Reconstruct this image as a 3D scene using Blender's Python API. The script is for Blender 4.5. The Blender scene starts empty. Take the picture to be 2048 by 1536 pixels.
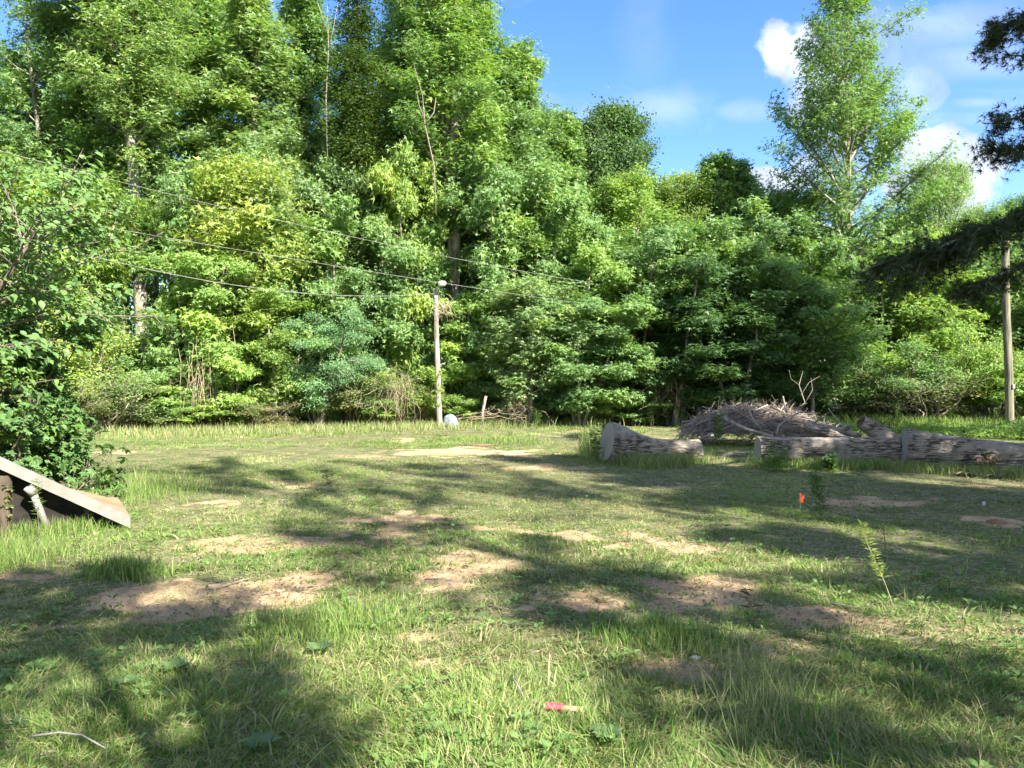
import bpy, math, random
import numpy as np
from mathutils import Vector, Matrix

S = bpy.context.scene
R = math.radians
F = 1518.0            # focal length in photo pixels (2048 wide)
CAMZ = 1.6

# ------------------------------------------------------------------ camera
cam_d = bpy.data.cameras.new('camera')
cam_d.sensor_width = 36.0
cam_d.lens = 36.0 * F / 2048.0
cam_d.clip_start = 0.05
cam_d.clip_end = 3000
cam = bpy.data.objects.new('camera', cam_d)
S.collection.objects.link(cam)
cam.location = (0, 0, CAMZ)
cam.rotation_euler = (R(90), 0, 0)
S.camera = cam

# ------------------------------------------------------------------ sun, sky, exposure
SUN_EL = 40.0
SUN_OFF = 40.0         # degrees to the right of straight behind the camera
S.view_settings.view_transform = 'Standard'
S.view_settings.look = 'None'
S.view_settings.gamma = 1.0
S.view_settings.exposure = 2.15
sdir = Vector((math.sin(R(SUN_OFF)) * math.cos(R(SUN_EL)), -math.cos(R(SUN_OFF)) * math.cos(R(SUN_EL)), math.sin(R(SUN_EL))))
sl = bpy.data.lights.new('sun', 'SUN')
sl.energy = 4.5
sl.angle = R(0.55)
sl.color = (1.0, 0.93, 0.80)
so = bpy.data.objects.new('sun', sl)
S.collection.objects.link(so)
so.rotation_euler = sdir.to_track_quat('Z', 'Y').to_euler()
so.location = (20, -20, 30)


def nd(nt, typ, **kw):
    n = nt.nodes.new(typ)
    for k, v in kw.items():
        setattr(n, k, v)
    return n


def mth(nt, op, a, b=None, c=None, clamp=False):
    n = nt.nodes.new('ShaderNodeMath')
    n.operation = op
    n.use_clamp = clamp
    for i, v in enumerate((a, b, c)):
        if v is None:
            continue
        if isinstance(v, (int, float)):
            n.inputs[i].default_value = v
        else:
            nt.links.new(v, n.inputs[i])
    return n.outputs[0]


def mixc(nt, f, a, b, mode='MIX'):
    n = nt.nodes.new('ShaderNodeMix')
    n.data_type = 'RGBA'
    n.blend_type = mode
    for i, v in ((0, f), (6, a), (7, b)):
        if isinstance(v, (int, float)):
            n.inputs[i].default_value = v
        elif isinstance(v, tuple):
            n.inputs[i].default_value = (v[0], v[1], v[2], 1)
        else:
            nt.links.new(v, n.inputs[i])
    return n.outputs[2]


def maprange(nt, v, a, b, c=0.0, d=1.0, smooth=True):
    n = nt.nodes.new('ShaderNodeMapRange')
    n.interpolation_type = 'SMOOTHSTEP' if smooth else 'LINEAR'
    nt.links.new(v, n.inputs[0])
    for i, x in ((1, a), (2, b), (3, c), (4, d)):
        n.inputs[i].default_value = x
    return n.outputs[0]


W = bpy.data.worlds.new('World')
S.world = W
W.use_nodes = True
wt = W.node_tree
wt.nodes.clear()
wo = nd(wt, 'ShaderNodeOutputWorld')
bg = nd(wt, 'ShaderNodeBackground')
bg.inputs[1].default_value = 0.15
sky = nd(wt, 'ShaderNodeTexSky')
sky.sky_type = 'NISHITA'
sky.sun_disc = False
sky.sun_elevation = R(SUN_EL)
sky.sun_rotation = math.atan2(sdir.x, sdir.y)
sky.air_density = 1.1
sky.dust_density = 0.2
sky.ozone_density = 3.0
hs = nd(wt, 'ShaderNodeHueSaturation')
hs.inputs['Saturation'].default_value = 1.25
hs.inputs['Value'].default_value = .51
hs.inputs['Hue'].default_value = .512
wt.links.new(sky.outputs[0], hs.inputs['Color'])
tc = nd(wt, 'ShaderNodeTexCoord')
sx = nd(wt, 'ShaderNodeSeparateXYZ')
wt.links.new(tc.outputs['Generated'], sx.inputs[0])
yy = mth(wt, 'MAXIMUM', sx.outputs[1], 0.02)
cu = mth(wt, 'DIVIDE', sx.outputs[0], yy)
cv = mth(wt, 'DIVIDE', sx.outputs[2], yy)
cmb = nd(wt, 'ShaderNodeCombineXYZ')
wt.links.new(cu, cmb.inputs[0])
wt.links.new(cv, cmb.inputs[1])
nz = nd(wt, 'ShaderNodeTexNoise')
nz.inputs['Scale'].default_value = 13.0
nz.inputs['Detail'].default_value = 9.0
nz.inputs['Roughness'].default_value = 0.64
wt.links.new(cmb.outputs[0], nz.inputs['Vector'])
nz.inputs['Distortion'].default_value = .25
nzv = mth(wt, 'SUBTRACT', nz.outputs[0], 0.5)
# cumulus heads: direction (px, py), radii in photo pixels, opacity
blobs = [(1562, 100, 42, 44, 1), (1610, 108, 50, 56, .9), (1655, 180, 62, 95, .8), (1735, 140, 60, 100, .35), (1835, 185, 48, 50, .4), (1790, 110, 60, 60, .25),
         (1560, 362, 55, 26, .95), (1610, 345, 40, 34, .7), (1862, 298, 62, 46, 1), (1930, 340, 85, 58, 1), (1890, 385, 110, 60, .95), (1700, 290, 90, 110, .3)]
tot = None
for (px, py, rx, ry, op) in blobs:
    du = mth(wt, 'MULTIPLY', mth(wt, 'SUBTRACT', cu, (px - 1024) / F), F / rx)
    dv = mth(wt, 'MULTIPLY', mth(wt, 'SUBTRACT', cv, (768 - py) / F), F / ry)
    d = mth(wt, 'SQRT', mth(wt, 'ADD', mth(wt, 'MULTIPLY', du, du), mth(wt, 'MULTIPLY', dv, dv)))
    d = mth(wt, 'ADD', d, mth(wt, 'MULTIPLY', nzv, 2.6))
    m = mth(wt, 'MULTIPLY', maprange(wt, d, 1.35, 0.85), op)
    tot = m if tot is None else mth(wt, 'MAXIMUM', tot, m)
# thin cirrus
wisp_map = nd(wt, 'ShaderNodeMapping')
wisp_map.inputs['Rotation'].default_value = (0, 0, R(-24))
wisp_map.inputs['Scale'].default_value = (2.2, 6.0, 1)
wt.links.new(cmb.outputs[0], wisp_map.inputs[0])
nw = nd(wt, 'ShaderNodeTexNoise')
nw.inputs['Scale'].default_value = 1.6
nw.inputs['Detail'].default_value = 7.0
nw.inputs['Roughness'].default_value = 0.6
nw.inputs['Distortion'].default_value = 0.6
wt.links.new(wisp_map.outputs[0], nw.inputs['Vector'])
wisp = maprange(wt, nw.outputs[0], 0.50, 0.78, 0.0, 0.42)
wl = [(1330, 215, 110, 45, .35), (1490, 222, 85, 24, .28), (1290, 60, 60, 160, .09), (1880, 50, 200, 55, .35), (1960, 120, 160, 45, .35), (1960, 205, 60, 12, .3)]
for (px, py, rx, ry, op) in wl:
    du = mth(wt, 'MULTIPLY', mth(wt, 'SUBTRACT', cu, (px - 1024) / F), F / rx)
    dv = mth(wt, 'MULTIPLY', mth(wt, 'SUBTRACT', cv, (768 - py) / F), F / ry)
    d = mth(wt, 'SQRT', mth(wt, 'ADD', mth(wt, 'MULTIPLY', du, du), mth(wt, 'MULTIPLY', dv, dv)))
    d = mth(wt, 'ADD', d, mth(wt, 'MULTIPLY', nzv, 2.2))
    wisp = mth(wt, 'MAXIMUM', wisp, mth(wt, 'MULTIPLY', maprange(wt, d, 1.3, 0.2), op))
front = maprange(wt, sx.outputs[1], 0.02, 0.15)
tot = mth(wt, 'MULTIPLY', mth(wt, 'MAXIMUM', tot, wisp), front)
# unseen broken cloud added behind the viewpoint as neutral fill light
nb = nd(wt, 'ShaderNodeTexNoise')
nb.inputs['Scale'].default_value = 2.4
nb.inputs['Detail'].default_value = 6.0
wt.links.new(tc.outputs['Generated'], nb.inputs['Vector'])
back = mth(wt, 'MULTIPLY', maprange(wt, nb.outputs[0], 0.40, 0.56), maprange(wt, sx.outputs[1], 0.30, -0.05))
tot = mth(wt, 'MAXIMUM', tot, back)
shade = maprange(wt, nz.outputs[0], 0.32, 0.68, 1.5, 2.6)
ccol = nd(wt, 'ShaderNodeCombineXYZ')
wt.links.new(mth(wt, 'MULTIPLY', shade, 0.72), ccol.inputs[0])
wt.links.new(mth(wt, 'MULTIPLY', shade, 0.80), ccol.inputs[1])
wt.links.new(mth(wt, 'MULTIPLY', shade, 0.99), ccol.inputs[2])
skyc = mixc(wt, tot, hs.outputs[0], ccol.outputs[0])
wt.links.new(skyc, bg.inputs[0])
wt.links.new(bg.outputs[0], wo.inputs[0])

S.cycles.max_bounces = 5
S.cycles.diffuse_bounces = 4
S.cycles.glossy_bounces = 1
S.cycles.transmission_bounces = 3
S.cycles.transparent_max_bounces = 4
S.cycles.caustics_reflective = False
S.cycles.caustics_refractive = False
S.cycles.use_denoising = True
S.cycles.use_adaptive_sampling = True
S.cycles.adaptive_threshold = 0.02

# ================================================================== helpers
rs = np.random.RandomState


def vnoise(x, y, seed=0, scale=1.0):
    """smooth value noise 0..1"""
    x = np.asarray(x, float) * scale + 1000.0
    y = np.asarray(y, float) * scale + 1000.0
    xi = np.floor(x).astype(np.int64); yi = np.floor(y).astype(np.int64)
    fx = x - xi; fy = y - yi
    fx = fx * fx * (3 - 2 * fx); fy = fy * fy * (3 - 2 * fy)

    def h(a, b):
        n = (a * 374761393 + b * 668265263 + seed * 982451653) & 0xffffffff
        n = ((n ^ (n >> 13)) * 1274126177) & 0xffffffff
        n = (n ^ (n >> 16)) & 0xffffff
        return n / float(0xffffff)
    return (h(xi, yi) * (1 - fx) + h(xi + 1, yi) * fx) * (1 - fy) + (h(xi, yi + 1) * (1 - fx) + h(xi + 1, yi + 1) * fx) * fy


def fbm(x, y, seed=0, scale=1.0, octs=4):
    s = 0.0; a = 0.5; t = 0.0
    for o in range(octs):
        s = s + a * vnoise(x, y, seed + o * 17, scale * 2 ** o); t += a; a *= 0.5
    return s / t


def sstep(a, b, v):
    t = np.clip((v - a) / (b - a), 0, 1)
    return t * t * (3 - 2 * t)


def gz(x, y):
    """ground height"""
    x = np.asarray(x, float); y = np.asarray(y, float)
    r = np.hypot(x, y)
    return (fbm(x, y, 5, 0.12, 2) - 0.5) * 0.16 * sstep(1, 8, r) + (fbm(x, y, 9, 0.9, 3) - 0.5) * 0.05


def G(px, py):
    """photo pixel on the ground -> x, y"""
    y = CAMZ * F / (py - 768.0)
    return ((px - 1024) / F * y, y)


def P(px, py, D):
    """photo pixel at distance D -> x, y, z"""
    return ((px - 1024) / F * D, D, CAMZ + (768 - py) / F * D)


class MB:
    def __init__(self):
        self.v = []; self.f = {}; self.n = 0; self.r = []; self.c = []

    def add(self, v, f, r=0.5, c=0.0):
        v = np.asarray(v, float).reshape(-1, 3)
        fs = f if isinstance(f, list) and len(f) and isinstance(f[0], np.ndarray) and f[0].ndim == 2 else [np.asarray(f)]
        for q in fs:
            q = np.asarray(q)
            if q.size:
                self.f.setdefault(q.shape[1], []).append(q + self.n)
        self.v.append(v)
        self.r.append(np.broadcast_to(np.asarray(r, float), (len(v),)))
        self.c.append(np.broadcast_to(np.asarray(c, float), (len(v),)))
        self.n += len(v)

    def mesh(self, name, mat, smooth=False):
        me = bpy.data.meshes.new(name)
        V = np.concatenate(self.v) if self.v else np.zeros((0, 3))
        loops = []; tots = []
        for k in sorted(self.f):
            q = np.concatenate(self.f[k])
            loops.append(q.ravel()); tots.append(np.full(len(q), k))
        loops = np.concatenate(loops); tots = np.concatenate(tots)
        starts = np.concatenate([[0], np.cumsum(tots)[:-1]])
        me.vertices.add(len(V)); me.vertices.foreach_set('co', V.astype(np.float32).ravel())
        me.loops.add(len(loops)); me.loops.foreach_set('vertex_index', loops.astype(np.int32))
        me.polygons.add(len(tots)); me.polygons.foreach_set('loop_start', starts.astype(np.int32))
        try:
            me.polygons.foreach_set('loop_total', tots.astype(np.int32))
        except Exception:
            pass
        me.update(calc_edges=True)
        me.polygons.foreach_set('use_smooth', np.full(len(tots), smooth))
        a = me.attributes.new('rnd', 'FLOAT', 'POINT'); a.data.foreach_set('value', np.concatenate(self.r).astype(np.float32))
        a = me.attributes.new('val', 'FLOAT', 'POINT'); a.data.foreach_set('value', np.concatenate(self.c).astype(np.float32))
        mats = mat if isinstance(mat, (list, tuple)) else [mat]
        for m in mats:
            me.materials.append(m)
        return me

    def build(self, name, mat, parent=None, smooth=False, loc=None):
        o = bpy.data.objects.new(name, self.mesh(name, mat, smooth))
        S.collection.objects.link(o)
        if parent is not None:
            o.parent = parent
        if loc is not None:
            o.location = loc
        return o


def tag(o, label=None, cat=None, group=None, kind=None):
    if label: o['label'] = label
    if cat: o['category'] = cat
    if group: o['group'] = group
    if kind: o['kind'] = kind
    return o


def empty(name, loc, rz=0.0, scale=(1, 1, 1)):
    o = bpy.data.objects.new(name, None)
    S.collection.objects.link(o)
    o.empty_display_size = 0.2
    o.location = loc; o.rotation_euler = (0, 0, rz); o.scale = scale
    return o


def tube(mb, pts, rad, sides=6, r=0.5, cap=True, c=0.0):
    pts = np.asarray(pts, float); n = len(pts)
    rad = np.broadcast_to(np.asarray(rad, float), (n,))
    T = np.gradient(pts, axis=0)
    T /= np.linalg.norm(T, axis=1)[:, None] + 1e-9
    mean = T.mean(0)
    ref = np.array([0, 0, 1.0]) if abs(mean[2]) < 0.8 * np.linalg.norm(mean) + 1e-9 else np.array([1.0, 0, 0])
    U = np.cross(T, ref); U /= np.linalg.norm(U, axis=1)[:, None] + 1e-9
    Vv = np.cross(T, U)
    a = np.arange(sides) * 2 * math.pi / sides
    ring = U[:, None, :] * np.cos(a)[None, :, None] + Vv[:, None, :] * np.sin(a)[None, :, None]
    v = pts[:, None, :] + ring * rad[:, None, None]
    i = np.arange(n - 1)[:, None] * sides; j = np.arange(sides)[None, :]; jn = (j + 1) % sides
    q = np.stack([i + j, i + sides + j, i + sides + jn, i + jn], -1).reshape(-1, 4)
    fs = [q]
    if cap and sides >= 3:
        fs.append(np.array([list(range(sides))]))
        fs.append(np.array([[(n - 1) * sides + k for k in range(sides)][::-1]]))
    if len(fs) == 3 and sides == 4:
        fs = [np.concatenate(fs)]
    mb.add(v.reshape(-1, 3), fs, r, c)


def box(mb, c, s, M=None, r=0.5, bev=0.0, cc=0.0):
    x, y, z = s[0] / 2, s[1] / 2, s[2] / 2
    if bev <= 0:
        v = np.array([(sx_ * x, sy_ * y, sz_ * z) for sx_ in (-1, 1) for sy_ in (-1, 1) for sz_ in (-1, 1)])
        f = np.array([[0, 1, 3, 2], [4, 6, 7, 5], [0, 4, 5, 1], [2, 3, 7, 6], [0, 2, 6, 4], [1, 5, 7, 3]])
        fs = [f]
    else:
        bm_v = []; 
        for sx_ in (-1, 1):
            for sy_ in (-1, 1):
                for sz_ in (-1, 1):
                    bm_v += [(sx_ * (x - bev), sy_ * (y - bev), sz_ * z), (sx_ * (x - bev), sy_ * y, sz_ * (z - bev)), (sx_ * x, sy_ * (y - bev), sz_ * (z - bev))]
        v = np.array(bm_v)

        def id_(a, b, c_, k): return ((a > 0) * 4 + (b > 0) * 2 + (c_ > 0)) * 3 + k
        q = []
        for s_ in (-1, 1):
            q.append([id_(-1, -1, s_, 0), id_(1, -1, s_, 0), id_(1, 1, s_, 0), id_(-1, 1, s_, 0)][::s_])
            q.append([id_(-1, s_, -1, 1), id_(-1, s_, 1, 1), id_(1, s_, 1, 1), id_(1, s_, -1, 1)][::s_])
            q.append([id_(s_, -1, -1, 2), id_(s_, 1, -1, 2), id_(s_, 1, 1, 2), id_(s_, -1, 1, 2)][::s_])
        t = []
        for a in (-1, 1):
            for b in (-1, 1):
                q.append([id_(-1, a, b, 0), id_(1, a, b, 0), id_(1, a, b, 1), id_(-1, a, b, 1)])
                q.append([id_(a, -1, b, 0), id_(a, 1, b, 0), id_(a, 1, b, 2), id_(a, -1, b, 2)])
                q.append([id_(a, b, -1, 1), id_(a, b, 1, 1), id_(a, b, 1, 2), id_(a, b, -1, 2)])
                for c_ in (-1, 1):
                    t.append([id_(a, b, c_, 0), id_(a, b, c_, 1), id_(a, b, c_, 2)])
        fs = [np.array(q), np.array(t)]
    if M is not None:
        Mn = np.array(M.to_3x3()) if isinstance(M, Matrix) else np.asarray(M)
        v = v @ Mn.T
    mb.add(v + np.asarray(c, float), fs, r, cc)


# ---------------------------------------------------------------- leaves
def tpl_lobed():
    v = [(-.12, .22, 0), (-.12, -.22, 0), (1.0, 0, -.22), (0, .0, .03), (.18, .22, 0), (-.2, .05, 0), (.32, .82, -.16), (.18, -.22, 0), (-.2, -.05, 0), (.32, -.82, -.16)]
    f = np.array([[0, 1, 2], [4, 5, 6], [8, 7, 9]])
    return np.array(v), f


def tpl_rhomb():
    v = [(0, 0, 0), (.5, .28, .06), (1, 0, -.1), (.5, -.28, .06)]
    return np.array(v), np.array([[0, 1, 2], [0, 2, 3]])


def tpl_ovate():
    v = [(0, 0, 0), (.22, .26, .05), (.55, .32, .07), (.85, .14, .0), (1.05, 0, -.12), (.85, -.14, 0), (.55, -.32, .07), (.22, -.26, .05), (.5, 0, 0)]
    return np.array(v), [np.array([[0, 8, 2, 1], [8, 4, 3, 2], [0, 7, 6, 8], [8, 6, 5, 4]])]


def tpl_maple():
    # five pointed lobes as kites from a centre
    v = [(0, 0, 0)]; f = []
    for ang, ln, w in ((0, 1.0, .24), (52, .85, .2), (-52, .85, .2), (112, .55, .18), (-112, .55, .18)):
        a = math.radians(ang); ca, sa = math.cos(a), math.sin(a); k = len(v)
        for (x, y, z) in ((.42, w, .02), (ln, 0, -.16), (.42, -w, .02)):
            v.append((x * ca - y * sa, x * sa + y * ca, z))
        f.append([0, k + 2, k + 1, k])
    return np.array(v), [np.array(f)]


def tpl_sprig():
    v = []; f = []
    rr = random.Random(3)
    for k in range(7):
        a = math.radians(-75 + 25 * k + rr.uniform(-8, 8)); l = rr.uniform(.7, 1.1); z = rr.uniform(-.35, .25)
        ca, sa = math.cos(a), math.sin(a); n = len(v)
        bx = .12 * k * 0
        v += [(bx - sa * .055, ca * .055, 0), (bx + sa * .055, -ca * .055, 0), (bx + ca * l, sa * l, z)]
        f.append([n, n + 1, n + 2])
    return np.array(v), np.array(f)


TPL = {'lobed': tpl_lobed(), 'rhomb': tpl_rhomb(), 'ovate': tpl_ovate(), 'maple': tpl_maple(), 'sprig': tpl_sprig()}


def put_leaves(mb, pos, nrm, size, kind, rng, tang=None, clump=None):
    tv, tf = TPL[kind]
    n = len(pos)
    if n == 0: return
    nrm = nrm / (np.linalg.norm(nrm, axis=1)[:, None] + 1e-9)
    t = rng.normal(size=(n, 3)) if tang is None else tang + rng.normal(size=(n, 3)) * .25
    t = t - nrm * (t * nrm).sum(1)[:, None]
    t /= np.linalg.norm(t, axis=1)[:, None] + 1e-9
    b = np.cross(nrm, t)
    sz = (size * rng.uniform(.65, 1.25, n))[:, None, None]
    v = pos[:, None, :] + sz * (t[:, None, :] * tv[None, :, 0:1] + b[:, None, :] * tv[None, :, 1:2] + nrm[:, None, :] * tv[None, :, 2:3])
    k = len(tv)
    off = (np.arange(n) * k)[:, None, None]
    fl = tf if isinstance(tf, list) else [tf]
    fs = [(q[None, :, :] + off).reshape(-1, q.shape[1]) for q in fl]
    r = np.repeat(rng.rand(n), k)
    c = np.repeat(clump if clump is not None else np.zeros(n), k)
    mb.add(v.reshape(-1, 3), fs, r, c)


def rot_axis(v, ax, ang):
    ax = ax / (np.linalg.norm(ax) + 1e-9)
    return v * math.cos(ang) + np.cross(ax, v) * math.sin(ang) + ax * np.dot(ax, v) * (1 - math.cos(ang))


UP = np.array([0, 0, 1.0])


def grow(seed, H, Rad, cb, prof, nl=40, nleaf=30000, lsize=.15, leaf='lobed', up0=20, up1=60, curve=.25, r0=.2, spread=.28,
         flat=.6, droop=0.0, twig=2.4, trunk_leaves=0, lean=(0, 0), fork=None, wob=.25, bare=0, inner=.25, subang=(25, 65), nrm_up=.9, stems=None, twig_r=.012, lob=.5):
    """returns (wood MB, leaf MB). prof(t): relative radius of the crown at t (0 crown base .. 1 top)."""
    rng = rs(seed)
    wood = MB(); lf = MB()
    trunks = []
    if stems is None:
        n = 14
        z = np.linspace(-0.15, H, n)
        tt = np.clip(z / H, 0, 1)
        px = lean[0] * tt ** 1.3 + wob * (vnoise(z, z * 0 + seed, seed, .25) - .5) * tt * 2
        py = lean[1] * tt ** 1.3 + wob * (vnoise(z, z * 0 + seed + 9, seed + 3, .25) - .5) * tt * 2
        tp = np.stack([px, py, z], 1)
        rr = r0 * (1 - tt) ** .75 + .012
        rr[0] *= 1.35; rr[1] *= 1.08
        trunks.append((tp, rr, 1.0))
        if fork:
            for (fz, fx, fy) in fork:
                i = int(np.argmin(abs(z - fz)))
                m = n - i
                s = np.linspace(0, 1, m)
                fp = tp[i:].copy(); fp[:, 0] += fx * s ** .8; fp[:, 1] += fy * s ** .8
                trunks.append((fp, rr[i:] * .8, .7))
    else:
        ns, arch = stems
        for k in range(ns):
            a = k * 2.39996 + rng.rand(); l = H * rng.uniform(.7, 1.0)
            s = np.linspace(0, 1, 7)
            reach = Rad * rng.uniform(.25, .8)
            p = np.stack([math.cos(a) * reach * s ** .9 + .12 * math.cos(a), math.sin(a) * reach * s ** .9 + .12 * math.sin(a), l * (s * (1 + arch) - arch * s ** 2 * 1.1) - .05], 1)
            p[1:, :2] += rng.normal(size=(6, 2)) * .05
            trunks.append((p, r0 * (1 - s) ** .7 + .006, 1.0 / ns * 2))
    segs = []   # (p0,p1,weight,clump)
    for (tp, rr, wgt) in trunks:
        tube(wood, tp, rr, 8 if stems is None else 5, rng.rand(), cap=False)
        L = np.linspace(0, 1, len(tp))
        nlim = max(3, int(nl * (wgt if stems is None else 1.0 / len(trunks))))
        for i in range(nlim):
            u = (i + rng.rand()) / nlim
            if stems is None:
                zt = (cb + (H * .985 - cb) * u ** .92)
                k = np.interp(zt, tp[:, 2], L)
                if zt < tp[0, 2]: continue
            else:
                k = .15 + .85 * u; zt = k * H
            b0 = np.array([np.interp(k, L, tp[:, c]) for c in range(3)])
            t = float(np.clip((b0[2] - cb) / max(H - cb, .01), 0, 1))
            ln = Rad * prof(t) * rng.uniform(.65, 1.18) * (1.0 if stems is None else .55)
            az = i * 2.39996 + rng.uniform(-.5, .5)
            ln *= (1 - lob * .5) + lob * 1.3 * (float(vnoise(math.cos(az) * 1.4 + t * 5, math.sin(az) * 1.4 + t * 3, seed + 70)) - .15)
            ln = max(ln, .25)
            el = R(up0 + (up1 - up0) * t + rng.uniform(-12, 12))
            d = np.array([math.cos(az) * math.cos(el), math.sin(az) * math.cos(el), math.sin(el)])
            ns = 6
            p = [b0]; dd = d.copy()
            for s in range(ns):
                dd = dd + rng.normal(size=3) * .1
                dd[2] += curve * (1.0 / ns) - droop * (s / ns) * .45
                dd /= np.linalg.norm(dd)
                p.append(p[-1] + dd * ln / ns)
            p = np.array(p)
            rb = min(np.interp(k, L, rr) * .55, .018 * ln + .012)
            if bare == 0 or rng.rand() > -1:
                tube(wood, p, np.linspace(rb, .006, ns + 1), 5, rng.rand(), cap=False)
            cl = rng.rand()
            segs.append((p[-2], p[-1], .6, cl)); segs.append((p[-3], p[-2], .4, cl))
            nt_ = int(ln * twig + 2)
            for s in range(nt_):
                v = inner + (1 - inner) * (s + rng.rand()) / nt_
                q0 = np.array([np.interp(v, np.linspace(0, 1, ns + 1), p[:, c]) for c in range(3)])
                j = min(int(v * ns), ns - 1); td = p[j + 1] - p[j]; td /= np.linalg.norm(td) + 1e-9
                tl = (.42 * ln * (1.15 - v) + .25) * rng.uniform(.7, 1.2)
                ang = R(rng.uniform(*subang)) * (1 if s % 2 else -1)
                axis = UP + rng.normal(size=3) * .45
                sd = rot_axis(td, axis, ang); sd[2] += .12 - droop * .5
                sd /= np.linalg.norm(sd)
                m = q0 + sd * tl * .5 + rng.normal(size=3) * .04 * tl
                e = m + (sd - UP * droop * .5) * tl * .5
                tube(wood, [q0, m, e], [twig_r * (.5 + .3 * tl), twig_r * .7, .003], 3, rng.rand(), cap=False)
                cc = cl * .6 + rng.rand() * .4
                segs.append((q0, m, tl * .35, cc)); segs.append((m, e, tl * .75, cc))
    A = np.array([s[0] for s in segs]); B = np.array([s[1] for s in segs]); w = np.array([s[2] for s in segs]); C = np.array([s[3] for s in segs])
    w *= rng.uniform(.4, 1.6, len(w)); w /= w.sum()
    idx = rng.choice(len(segs), nleaf, p=w)
    f = rng.rand(nleaf)[:, None]
    pos = A[idx] * (1 - f) + B[idx] * f
    offs = rng.normal(size=(nleaf, 3)) * spread * np.array([1, 1, flat])
    pos = pos + offs
    if trunk_leaves:
        tp, rr, _ = trunks[0]
        z = rng.rand(trunk_leaves) ** 1.2 * H * .92
        a = rng.rand(trunk_leaves) * 6.283; r_ = .2 + np.abs(rng.normal(size=trunk_leaves)) * .35 * (1 + vnoise(z, a, seed, 1.0))
        q = np.stack([np.interp(z, tp[:, 2], tp[:, 0]) + np.cos(a) * r_, np.interp(z, tp[:, 2], tp[:, 1]) + np.sin(a) * r_, z], 1)
        pos = np.concatenate([pos, q]); idx = np.concatenate([idx, rng.choice(len(segs), trunk_leaves)]); offs = np.concatenate([offs, np.stack([np.cos(a), np.sin(a), a * 0], 1) * .5])
    pos[:, 2] = np.maximum(pos[:, 2], .06)
    cen = np.stack([np.zeros(len(pos)), np.zeros(len(pos)), pos[:, 2] * .8], 1)
    out = pos - cen; out /= np.linalg.norm(out, axis=1)[:, None] + 1e-9
    nrm = out * .55 + UP * nrm_up + rng.normal(size=pos.shape) * .55
    tang = out * .5 - UP * (.35 + droop) + rng.normal(size=pos.shape) * .5
    put_leaves(lf, pos, nrm, lsize * (.72 + .6 * C[idx]), leaf, rng, tang, C[idx])
    return wood, lf


# ================================================================== materials
MATS = {}


def new_mat(name):
    m = bpy.data.materials.new(name); m.use_nodes = True
    m.node_tree.nodes.clear()
    MATS[name] = m
    return m, m.node_tree


def leaf_mat(name, trans=.38, rough=.5, spec=.35, usecol=True, dark=(.75, .85, .7), light=(1.35, 1.2, 1.1), tint=(1.15, 1.02, .75)):
    m, nt = new_mat(name)
    out = nd(nt, 'ShaderNodeOutputMaterial')
    oi = nd(nt, 'ShaderNodeObjectInfo')
    ar = nd(nt, 'ShaderNodeAttribute', attribute_name='rnd')
    av = nd(nt, 'ShaderNodeAttribute', attribute_name='val')
    f1 = mixc(nt, ar.outputs['Fac'], dark, light)
    f2 = mixc(nt, maprange(nt, av.outputs['Fac'], .55, 1.0, 0, .7), (1, 1, 1), tint)
    col = mixc(nt, 1.0, oi.outputs['Color'], f1, 'MULTIPLY')
    col = mixc(nt, 1.0, col, f2, 'MULTIPLY')
    col = mixc(nt, 1.0, col, mixc(nt, maprange(nt, av.outputs['Fac'], 0, 1, 0, 1, False), (.82, .84, .9), (1.16, 1.14, 1.1)), 'MULTIPLY')
    pb = nd(nt, 'ShaderNodeBsdfPrincipled')
    nt.links.new(col, pb.inputs['Base Color'])
    pb.inputs['Roughness'].default_value = rough
    pb.inputs['Specular IOR Level'].default_value = spec
    tr = nd(nt, 'ShaderNodeBsdfTranslucent')
    tcx = mixc(nt, 1.0, col, (1.5, 1.55, .6), 'MULTIPLY')
    nt.links.new(tcx, tr.inputs['Color'])
    mx = nd(nt, 'ShaderNodeMixShader')
    mx.inputs[0].default_value = trans
    nt.links.new(pb.outputs[0], mx.inputs[1]); nt.links.new(tr.outputs[0], mx.inputs[2])
    nt.links.new(mx.outputs[0], out.inputs[0])
    return m


def noise(nt, scale, detail=4, rough=.55, vec=None, dist=0.0, stretch=None):
    n = nd(nt, 'ShaderNodeTexNoise')
    n.inputs['Scale'].default_value = scale; n.inputs['Detail'].default_value = detail
    n.inputs['Roughness'].default_value = rough; n.inputs['Distortion'].default_value = dist
    src = vec
    if src is None:
        t = nd(nt, 'ShaderNodeTexCoord'); src = t.outputs['Object']
    if stretch:
        mp = nd(nt, 'ShaderNodeMapping'); mp.inputs['Scale'].default_value = stretch
        nt.links.new(src, mp.inputs[0]); src = mp.outputs[0]
    nt.links.new(src, n.inputs['Vector'])
    return n.outputs[0]


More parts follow.
